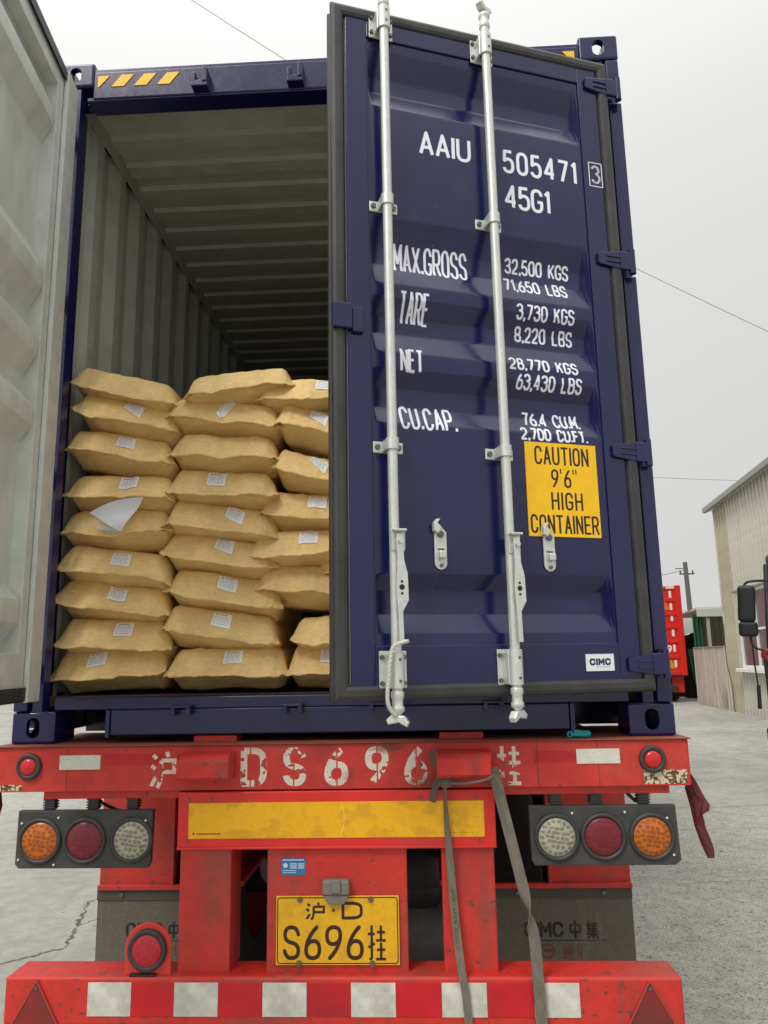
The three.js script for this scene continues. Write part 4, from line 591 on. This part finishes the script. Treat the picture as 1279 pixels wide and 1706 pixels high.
{
  const strapT = (txt) => canvas(64, 2048, (x, w, h) => {
    x.fillStyle = '#6c665b'; x.fillRect(0, 0, w, h);
    if (txt) { x.save(); x.translate(32, 640); x.rotate(Math.PI / 2); x.translate(0, -14); x.strokeStyle = '#47423a'; write(x, 'CORDLASH 105', 0, 0, 330, 28, 5, 2.2); x.restore(); }
    blotch(x, w, h, 1, (i, j, c) => { const n = 1 + ((i + j) % 6 < 3 ? 0.05 : -0.05) + (fbm(i / 20, j / 60, 5, 0, 4) - 0.5) * 0.3; return c.map((e) => e * n); });
  });
  const s1 = thing('lashing_strap', 'thin grey-brown webbing strap knotted under the buffer block, hanging over the yellow board', 'strap', [0.39, 0.5, 0.13]);
  const m1 = std({ map: strapT(true), roughness: 0.85 }), m2 = std({ map: strapT(false), roughness: 0.85 });
  part('webbing', ribbon([[0.386, 1.288, 0.12], [0.383, 1.255, 0.105], [0.386, 1.16, 0.09], [0.392, 1.06, 0.088], [0.398, 0.95, 0.085], [0.408, 0.8, 0.09], [0.42, 0.68, 0.11], [0.432, 0.6, 0.112], [0.44, 0.48, 0.112]], 0.026, 0.003, (v) => 0.9 * Math.exp(-((v - 0.14) ** 2) * 60) + 0.6 * Math.exp(-((v - 0.3) ** 2) * 30)), m1, s1, true);
  part('knot', [moved(new THREE.IcosahedronGeometry(0.022, 3).scale(1.2, 0.9, 0.6), 0.388, 1.27, 0.112), ...ribbon([[0.392, 1.268, 0.12], [0.45, 1.272, 0.165], [0.53, 1.288, 0.168], [0.548, 1.3, 0.16]], 0.006, 0.006, () => 1.2, 30), ...ribbon([[0.37, 1.3, 0.115], [0.352, 1.34, 0.1], [0.345, 1.37, 0.08]], 0.025, 0.004, () => 0.5, 20), ...ribbon([[0.372, 1.292, 0.12], [0.352, 1.25, 0.09], [0.34, 1.2, 0.08]], 0.022, 0.003, () => 0.3, 20)], m2, s1);
  const s2 = thing('lashing_strap', 'long pale grey webbing strap, twisted once, hanging in front of the dark mud flap', 'strap', [0.62, 0.5, 0.13]);
  part('webbing', ribbon([[0.545, 1.32, 0.155], [0.556, 1.285, 0.14], [0.575, 1.2, 0.12], [0.604, 1.07, 0.12], [0.632, 0.94, 0.12], [0.652, 0.845, 0.12], [0.664, 0.76, 0.12], [0.668, 0.66, 0.12], [0.672, 0.58, 0.116], [0.674, 0.48, 0.116]], 0.037, 0.003, (v) => Math.PI * sst(0.42, 0.66, v)), m2, s2, true);
  const rope = thing('white_rope', 'short twisted white rope tied round the foot of a locking rod', 'rope', [0.27, 1.5, 0.4]);
  const rm = std({ color: '#c9c8c0', roughness: 0.8 }), dP = (a, y, zl) => { const c = Math.cos(19.5 * Math.PI / 180), s = Math.sin(19.5 * Math.PI / 180); return [1.2 + a * 1.0145 * c + zl * s, y, 0.062 - a * 1.0145 * s + zl * c]; };
  const rc = new THREE.CatmullRomCurve3([dP(-0.985, 1.742, 0.05), dP(-1.0, 1.74, 0.06), dP(-1.03, 1.727, 0.048), dP(-1.043, 1.68, 0.046), dP(-1.048, 1.63, 0.046), dP(-1.052, 1.585, 0.044), dP(-1.05, 1.555, 0.04), dP(-1.038, 1.53, 0.035), dP(-1.022, 1.515, 0.03)].map((p) => V(...p)));
  part('strand', [0, 1, 2].map((k) => { const pts = []; for (let i = 0; i <= 120; i++) { const v = i / 120, p = rc.getPoint(v), t = rc.getTangent(v), n = V(0.3, 0.1, 1).cross(t).normalize(), b = t.clone().cross(n), a = v * 60 + k * 2.094; pts.push(p.addScaledVector(n, Math.cos(a) * 0.0032).addScaledVector(b, Math.sin(a) * 0.0032)); } return new THREE.TubeGeometry(new THREE.CatmullRomCurve3(pts), 240, 0.0036, 6, false); }), rm, rope);
  const flag = (name, label, x, k, y0) => {
    const t = thing(name, label, 'tarpaulin strip', [x, y0 - 0.25, 0.02]);
    const out = [[0.0, 0.0], [0.014, 0.003], [0.03, -0.02], [0.052, -0.075], [0.064, -0.1], [0.058, -0.118], [0.038, -0.13], [0.05, -0.18], [0.062, -0.215], [0.066, -0.245], [0.062, -0.272], [0.042, -0.272], [0.03, -0.235], [0.014, -0.17], [0.002, -0.11], [-0.004, -0.05]].map(([a, b]) => [x + k * a, y0 + b]);
    const g = prismZ(out, 0.0, 0.018, 0.005), p = g.attributes.position; for (let i = 0; i < p.count; i++) p.setZ(i, p.getZ(i) + 0.012 * Math.sin((p.getY(i) - y0) * 40) + 0.2 * (p.getX(i) - x)); g.computeVertexNormals();
    part('folded_sheet', [toCreasedNormals(g, 0.7), tube([[x + k * 0.012, y0 - 0.012, 0.022], [x + k * 0.018, y0 - 0.05, 0.024], [x + k * 0.034, y0 - 0.08, 0.03]], 0.004)], std({ map: paint('#5c1620', '#3d1016', 0.6, 31, 0.02), roughness: 0.55 }), t);
    part('eyelet', new THREE.TorusGeometry(0.004, 0.0015, 8, 16).translate(x + k * 0.054, y0 - 0.255, 0.032), M.bolt, t);
  };
  flag('tarpaulin_strip', 'dark red folded tarpaulin strip hanging from the beam end beside the flaked paint', 1.236, 1, 1.272);
  flag('tarpaulin_strip', 'dark red tarpaulin strip at the beam end below the open pale door', -1.236, -0.55, 1.235);
  const clip = thing('plastic_clip', 'small turquoise plastic clip lying on the red beam beside a dark pocket', 'clip', [0.875, 1.4, 0.0]);
  part('clip_body', [cyl([0.842, 1.411, 0.01], [0.896, 1.41, 0.026], 0.008, 0.007), cyl([0.858, 1.42, -0.004], [0.9, 1.414, 0.012], 0.0095, 0.011)], std({ color: '#1c9aa0', roughness: 0.4 }), clip);
  part('clip_head', moved(new THREE.SphereGeometry(0.013, 16, 12), 0.9, 1.414, 0.016), std({ color: '#1c9aa0', roughness: 0.4 }), clip); part('clip_ring', moved(new THREE.TorusGeometry(0.009, 0.004, 8, 18), 0.84, 1.412, 0.01), std({ color: '#1c9aa0', roughness: 0.4 }), clip);
}

// ------------------------------------------------------------------ the yard behind
{
  // warehouse: its long ribbed wall runs away from the yard; in its frame x follows the wall towards us, z points into the yard
  const wx = 9.62, wz = -21.5, ry = Math.atan2(-0.9936, -0.113);
  const wh = thing('warehouse', 'beige ribbed-steel warehouse with overhanging sloped roof and a window', 'warehouse', [wx, 0, wz], ry);
  const wallT = (a, b, s) => noiseTex(256, 3, (x, y) => { const c = mix(0, 1, fbm(x * 4, y * 4, s, 4, 4)), st = sst(0.55, 0.8, fbm(x * 24, y * 2, s + 2, 24, 3)) * 0.3, n = 1 + (fbm(x * 30, y * 30, s + 5, 30, 2) - 0.5) * 0.1; return [0, 1, 2].map((k) => mix(mix(a[k], b[k], c), 120 - 8 * k, st) * n); });
  const ml = std({ map: wallT([194, 191, 178], [174, 171, 158], 1001), roughness: 0.6 }), my = std({ map: wallT([176, 170, 146], [156, 150, 126], 1011), roughness: 0.6 }), mg = std({ map: wallT([176, 170, 156], [150, 144, 132], 1021), roughness: 0.7 });
  const ribs = (x0, x1) => { const p = []; for (let x = x0; x < x1 - 0.01; x += 0.3) p.push([x, 0], [x + 0.16, 0], [x + 0.19, 0.055], [x + 0.27, 0.055]); p.push([x1, 0]); return sheet(p, -0.004).map(([a, b]) => [a, b]); };
  for (let i = 0; i < 15; i++) { const x0 = i * 1.2, win = x0 > 1.1 && x0 < 4.7; const m = i < 1 ? my : ml; if (win) { part('wall_panel', prismY(ribs(x0, x0 + 1.2), 0.0, 1.28), m, wh); part('wall_panel', prismY(ribs(x0, x0 + 1.2), 3.42, 6.15), m, wh); } else part('wall_panel', prismY(ribs(x0, x0 + 1.2), 0.0, 6.15), m, wh); }
  part('end_wall', prismX([[0.02, 0], [0.02, 6.15], [-14, 6.15 + 14 * Math.tan(0.26)], [-14, 0]], -0.05, -0.002), mg, wh); part('corner_trim', [rb(-0.07, 0.06, 0, 6.15, -0.05, 0.05, 0.005)], ml, wh);
  const sl = Math.tan(0.26);
  part('roof', prismX([[0.16, 6.15], [0.16, 6.23], [-14, 6.23 + 14.16 * sl], [-14, 6.15 + 14.16 * sl]], -0.45, 18), std({ map: T.galv, metalness: 0.2, roughness: 0.6 }), wh);
  part('gutter', [rb(-0.45, 18, 6.13, 6.3, 0.14, 0.26, 0.02)], std({ color: '#8d8c86', roughness: 0.6 }), wh);
  const W0 = 1.6, W1 = 4.7, Y0 = 1.28, Y1 = 3.42, xm = 3.1, ym = 2.3;
  const w = part('window_frame', [[W0, W0 + 0.1, Y0, Y1], [W1 - 0.1, W1, Y0, Y1], [W0 + 0.1, W1 - 0.1, Y0, Y0 + 0.08], [W0 + 0.1, W1 - 0.1, Y1 - 0.08, Y1], [xm, xm + 0.08, Y0 + 0.08, Y1 - 0.08], [W0 + 0.1, W1 - 0.1, ym, ym + 0.06]].map(([a, b, c, d]) => rb(a, b, c, d, -0.05, 0.05, 0.005)), M.white, wh);
  for (const [a, b] of [[W0 + 0.1, xm], [xm + 0.08, W1 - 0.1]]) for (const [c, d] of [[Y0 + 0.08, ym], [ym + 0.06, Y1 - 0.08]]) part('pane', rb(a, b, c, d, -0.01, 0.0, 0.002), std({ color: '#4d484d', roughness: 0.25 }), w);
  for (const [a, b] of [[1.2, W0], [W1, 4.8]]) part('wall_panel', rb(a, b, Y0, Y1, -0.004, 0.03, 0.002), ml, wh);
  part('window_sill', rb(1.45, 4.9, 1.18, 1.28, 0.06, 0.22, 0.01), M.white, wh); part('window_hood', rb(1.45, 4.9, 3.42, 3.47, 0.06, 0.16, 0.01), std({ color: '#8d8c86', roughness: 0.6 }), wh);
  part('drain_pipe', tube([[0.1, 2.6, 0.09], [0.12, 1.4, 0.1], [0.5, 0.75, 0.12], [0.55, 0.0, 0.12]], 0.014), std({ color: '#4f4b44', roughness: 0.8 }), wh);
  // low wall carrying on beyond the corner, with stains
  const lw = thing('low_wall', 'low stained beige wall joining the warehouse corner, shed behind it', 'wall', [9.84, 0, -25.15], Math.atan2(-0.9978, -0.066));
  const lt = canvas(1024, 512, (x, a, b) => { x.fillStyle = '#a9a093'; x.fillRect(0, 0, a, b); blotch(x, a, b, 1, (i, j, c) => { const q = sst(0.45, 0.75, fbm(i / 30, j / 90, 1101, 0, 5)) * 0.3, n = 1 + (fbm(i / 8, j / 8, 3, 0, 3) - 0.5) * 0.12; return [mix(c[0], 128, q) * n, mix(c[1], 112, q) * n, mix(c[2], 98, q) * n]; }); x.fillStyle = '#5b4b45'; for (let k = 0; k < 60; k++) { const q = 790 + hash(k, 1, 1) * 150, l = 60 + hash(k, 2, 1) * 120; x.globalAlpha = 0.25; x.fillRect(q, b - l - 6, 5, l); } x.globalAlpha = 0.2; for (let k = 0; k < 40; k++) { const q = 330 + hash(k, 3, 1) * 60; x.fillRect(q, b - 20 - hash(k, 4, 1) * 70, 4, 60); } x.globalAlpha = 1; });
  part('wall_body', rb(0, 3.55, 0, 1.9, -0.12, 0, 0.01), mg, lw); part('wall_face', grid(1, 1, (u, v) => [mix(0.01, 3.54, u), mix(0.01, 1.89, v), 0.004]), std({ map: lt, roughness: 0.85 }), lw, true);
  for (const x of [0.0, 1.2, 2.35, 3.4]) part('joint_cover', rb(x, x + 0.06, 0, 1.9, 0.005, 0.03, 0.005), std({ color: '#b8b0a2', roughness: 0.8 }), lw);
  part('coping', rb(-0.03, 3.55, 1.9, 1.93, -0.15, 0.04, 0.01), std({ color: '#8b8378', roughness: 0.8 }), lw);
  // shed with sloped pale roof edge
  const sh = thing('tin_shed', 'open tin shed with pale roof edge behind the low stained wall', 'shed', [11.2, 0, -26.4]);
  part('back_wall', prismY((() => { const p = []; for (let x = 11.0; x < 14; x += 0.2) p.push([x, -27.6], [x + 0.1, -27.6], [x + 0.12, -27.57], [x + 0.18, -27.57]); return sheet(p, -0.01); })(), 0, 3.3), std({ map: wallT([150, 146, 130], [112, 110, 100], 1031), roughness: 0.7 }), sh);
  part('shed_roof', prismX([[-25.6, 3.28], [-25.6, 3.36], [-27.8, 3.16], [-27.8, 3.08]], 10.2, 14), std({ color: '#c9cbc6', roughness: 0.6 }), sh); part('fascia', [rb(10.2, 13.4, 3.02, 3.3, -25.62, -25.58, 0.005)], std({ color: '#b9bdb4', roughness: 0.6 }), sh);
  for (const x of [10.55, 11.62]) part('shed_post', rb(x, x + 0.1, 0, 3.1, -25.75, -25.65, 0.005), std({ color: '#9aa39c', roughness: 0.6 }), sh);
  part('green_curtain', grid(24, 6, (u, v) => [mix(10.12, 10.5, u), mix(1.7, 3.1, v), -25.9 + 0.06 * Math.sin(u * 18)]), std({ color: '#1d5138', roughness: 0.8 }), sh, true);
  // tarpaulin-covered heap
  const tp = thing('tarpaulin_heap', 'grey-green tarpaulin draped over goods behind the red lorry', 'tarpaulin', [11.3, 0, -30]);
  part('dark_cover', grid(30, 24, (u, v) => { const a = u * Math.PI, h = 2.5 * Math.sin(Math.min(1, v * 1.1) * 1.57); return [11.5 - Math.cos(a) * (1.5 - 0.25 * v) + 0.08 * Math.sin(v * 20 + u * 9), h + 0.05 * Math.sin(u * 30), -30 + Math.sin(a) * (1.2 - 0.5 * v) + 0.1 * Math.sin(u * 26 + v * 3)]; }), std({ color: '#16281f', roughness: 0.85 }), tp, true);
  part('top_sheet', grid(30, 8, (u, v) => [mix(9.9, 13.1, u), 3.45 - 0.95 * v * v - 0.2 * Math.abs(u - 0.4) + 0.05 * Math.sin(u * 24), -29.4 + v * 0.9 + 0.05 * Math.sin(u * 17)]), std({ color: '#8d9a8f', roughness: 0.7 }), tp, true);
  part('hanging_fold', grid(20, 20, (u, v) => [mix(10.75, 11.5, u) + 0.12 * v * v, mix(1.9, 0.05, v), -28.6 + 0.12 * Math.sin(u * 16 + v * 2) + 0.4 * v]), std({ color: '#2f6b56', roughness: 0.75 }), tp, true);
  // red lorry, tail towards us
  const rl = thing('red_lorry', 'red lorry with high tailgate seen far off past the container', 'lorry', [8.7, 0, -26]);
  const RD = std({ color: '#cf2018', roughness: 0.45 }), x0 = 7.45, x1 = 9.82, zt = -26;
  part('cargo_body', [rb(x0 + 0.05, x1 - 0.06, 1.0, 4.16, zt - 8.5, zt - 0.1, 0.02)], RD, rl);
  const tg = part('tailgate', [rb(x0 + 0.08, x1 - 0.12, 1.0, 4.1, zt - 0.09, zt - 0.04, 0.01), rb(x0, x0 + 0.2, 0.95, 4.2, zt - 0.08, zt + 0.04, 0.02), rb(x1 - 0.2, x1, 0.95, 4.2, zt - 0.08, zt + 0.04, 0.02)], RD, rl);
  for (const y of [0.98, 1.55, 2.1, 2.62, 3.1, 3.6, 4.05]) part('rail', rb(x0 + 0.2, x1 - 0.2, y, y + 0.12, zt - 0.06, zt + 0.0, 0.015), RD, tg);
  for (const y of [1.25, 1.8, 2.35, 2.9, 3.3, 3.75]) part('reflector', rb(x1 - 0.42, x1 - 0.33, y, y + 0.25, zt - 0.045, zt - 0.03, 0.003), M.white, tg);
  for (const x of [8.9, 9.3]) part('reflector', rb(x, x + 0.3, 4.08, 4.15, zt, zt + 0.01, 0.003), M.white, tg);
  part('warning_triangle', prismZ([[9.08, 3.3], [9.42, 3.3], [9.25, 3.66]], zt - 0.035, zt - 0.02), std({ color: '#e2620e', roughness: 0.5 }), tg);
  const nine = new THREE.Mesh(grid(1, 1, (u, v) => [mix(9.1, 9.42, u), mix(1.72, 2.06, v), zt - 0.034]), std({ roughness: 0.5, map: canvas(64, 68, (x, w, h) => { x.fillStyle = '#d2261d'; x.fillRect(0, 0, w, h); x.strokeStyle = '#efe4dc'; write(x, '9', 14, 6, 50, 62, 10); }) })); nine.name = numbered('number'); nine.geometry.translate(-8.7, 0, 26); tg.add(nine);
  part('yellow_notice', prismZ([[9.1, 1.2], [9.45, 1.2], [9.3, 1.5], [9.12, 1.52]], zt - 0.035, zt - 0.02), std({ color: '#c8891c', roughness: 0.5 }), tg);
  part('chassis', [rb(x0 + 0.5, x1 - 0.5, 0.75, 1.0, zt - 8.5, zt - 0.2, 0.02), rb(x0 + 0.1, x1 - 0.1, 0.92, 0.99, zt - 0.1, zt + 0.02, 0.01)], std({ color: '#2a2222', roughness: 0.8 }), rl); part('rear_bumper', rb(x0 + 0.1, x1 - 0.35, 0.42, 0.62, zt - 0.1, zt + 0.02, 0.02), std({ color: '#2b2a2c', roughness: 0.7 }), rl);
  part('mud_guard', rb(x1 - 0.5, x1 - 0.08, 0.35, 0.92, zt - 0.3, zt - 0.2, 0.02), RD, rl);
  for (const s of [x0 + 0.35, x1 - 0.35]) for (const z of [zt - 1.2, zt - 2.5, zt - 7.5]) part('wheel', moved(lathe([[0.28, -0.25], [0.45, -0.28], [0.5, -0.2], [0.5, 0.2], [0.45, 0.28], [0.28, 0.25], [0, 0.1]], 28), s, 0.5, z, 0, 0, Math.PI / 2), std({ color: '#232222', roughness: 0.9 }), rl);
  // utility pole with crossarms
  const up = thing('utility_pole', 'leaning concrete utility pole with short crossarms behind the red lorry', 'utility pole', [16.55, 0, -45]);
  part('pole', cyl([16.6, 0, -45], [16.5, 7.25, -45], 0.18, 0.13), std({ color: '#5b5a57', roughness: 0.85 }), up);
  part('crossarm', [rb(16.15, 17.05, 6.5, 6.58, -45.15, -45.05, 0.01), rb(15.9, 16.5, 6.85, 6.9, -45.12, -45.05, 0.01)], std({ color: '#4c4b49', roughness: 0.85 }), up);
  part('insulator', [16.2, 16.5, 16.95].map((x) => cyl([x, 6.58, -45.1], [x, 6.78, -45.1], 0.05, 0.03, 10)), std({ color: '#4b3a34', roughness: 0.5 }), up);
  const wire = (label, pts, r) => { const t = thing('overhead_wire', label, 'wire', pts[0].map((v, k) => (k === 1 ? Math.min(...pts.map((p) => p[1])) : v))); part('cable', tube(pts, r, 60, 6), std({ color: '#5a5c60', roughness: 0.7 }), t); };
  const sag = (a, b, k) => [0, 0.25, 0.5, 0.75, 1].map((t) => [mix(a[0], b[0], t), mix(a[1], b[1], t) - 4 * k * t * (1 - t), mix(a[2], b[2], t)]);
  wire('thin wire crossing the sky above the container roof', sag([-7.0, 20.75, -15], [2.2, 13.6, -15], 0.05), 0.008);
  wire('thin wire sloping from behind the container towards the warehouse sky', sag([2, 17.02, -20], [15.6, 8.9, -20], 0.1), 0.008);
  wire('thin level wire running to the warehouse roof', sag([12, 12.86, -45], [24, 12.05, -45], 0.03), 0.012);
  wire('wire strung from the utility pole crossarm across the red lorry', sag([14.2, 6.4, -45], [16.4, 6.75, -45], 0.03), 0.018);
}
{ // parked lorry cab, mostly out of the frame: mirrors on their arms, pillar, windscreen, red corner
  const cab = thing('parked_truck', 'parked truck cab with black mirrors hanging before the warehouse window', 'truck', [4.5, 0, -7], -28 * Math.PI / 180); cab.O = V(4.5, 0, -7);
  const K = M.black, z = -7, body = std({ color: '#3b4843', roughness: 0.4 });
  const skin = std({ color: '#7e1a1f', roughness: 0.4 }), glass = new THREE.MeshPhysicalMaterial({ color: '#5f7468', roughness: 0.08, metalness: 0 });
  part('cab_body', [rb(4.58, 7.0, 0.75, 1.62, -9.2, -7.1, 0.06, 3), rb(4.62, 6.96, 1.6, 2.95, -9.2, -7.35, 0.06, 3)], body, cab);
  part('windscreen', grid(1, 1, (u, v) => [mix(4.66, 6.92, u), mix(1.62, 2.75, v), mix(-7.07, -7.3, v)]), glass, cab);
  part('pillar', [tube([[4.58, 1.6, -7.06], [4.6, 2.1, -7.12], [4.63, 2.8, -7.3]], 0.035)], K, cab);
  part('corner_panel', [tube([[4.56, 1.72, -7.0], [4.52, 1.66, -7.0], [4.62, 1.55, -7.0]], 0.038), rb(4.5, 4.7, 1.6, 1.74, -7.1, -6.98, 0.03)], skin, cab);
  part('grille', [rb(4.6, 6.98, 0.78, 1.5, -7.1, -7.03, 0.03)], std({ color: '#30403a', roughness: 0.4 }), cab); part('edge_trim', [tube([[4.53, 1.6, -7.0], [4.535, 1.2, -6.99], [4.52, 0.85, -6.98]], 0.025), rb(4.46, 4.6, 0.3, 0.8, -7.12, -6.98, 0.03)], K, cab);
  part('front_bumper', [rb(4.5, 7.05, 0.3, 0.74, -7.2, -6.96, 0.05, 3)], std({ color: '#2b1a1c', roughness: 0.5 }), cab);
  part('wheel', moved(lathe([[0.28, -0.15], [0.47, -0.15], [0.5, -0.1], [0.5, 0.1], [0.47, 0.15], [0.28, 0.15], [0, 0.05]], 28), 4.75, 0.5, -8.3, 0, 0, Math.PI / 2), K, cab);
  const mr = part('mirror', [moved(new RoundedBoxGeometry(0.205, 0.46, 0.12, 4, 0.05), 4.383, 2.3, z, 0, 0.2, -0.07)], K, cab);
  part('mirror_glass', moved(new RoundedBoxGeometry(0.14, 0.38, 0.01, 2, 0.004), 4.39, 2.3, z - 0.05, 0, 0.2, -0.07), std({ color: '#3a4448', roughness: 0.05, metalness: 0.9 }), mr);
  part('mirror', [moved(new RoundedBoxGeometry(0.22, 0.19, 0.11, 4, 0.045), 4.375, 1.985, z, 0, 0.2, -0.05)], K, cab);
  part('mirror_arm', [tube([[4.36, 2.48, z], [4.4, 2.56, z], [4.5, 2.58, z - 0.02], [4.65, 2.58, z - 0.1]], 0.016), tube([[4.39, 1.92, z], [4.4, 1.8, z], [4.46, 1.74, z], [4.56, 1.72, z]], 0.014), tube([[4.4, 2.1, z], [4.4, 1.9, z]], 0.02)], K, cab);
  part('guide_rod', [tube([[4.4, 1.9, z + 0.02], [4.405, 1.6, z + 0.03], [4.425, 1.25, z + 0.04]], 0.01), cyl([4.425, 1.3, z + 0.04], [4.415, 1.02, z + 0.04], 0.022, 0.024)], K, cab);
}

camera.near = 0.05; camera.far = 1500; camera.updateProjectionMatrix();
scene.traverse((o) => { if (o.isMesh) { o.castShadow = true; o.receiveShadow = true; } });
renderer.render(scene, camera);
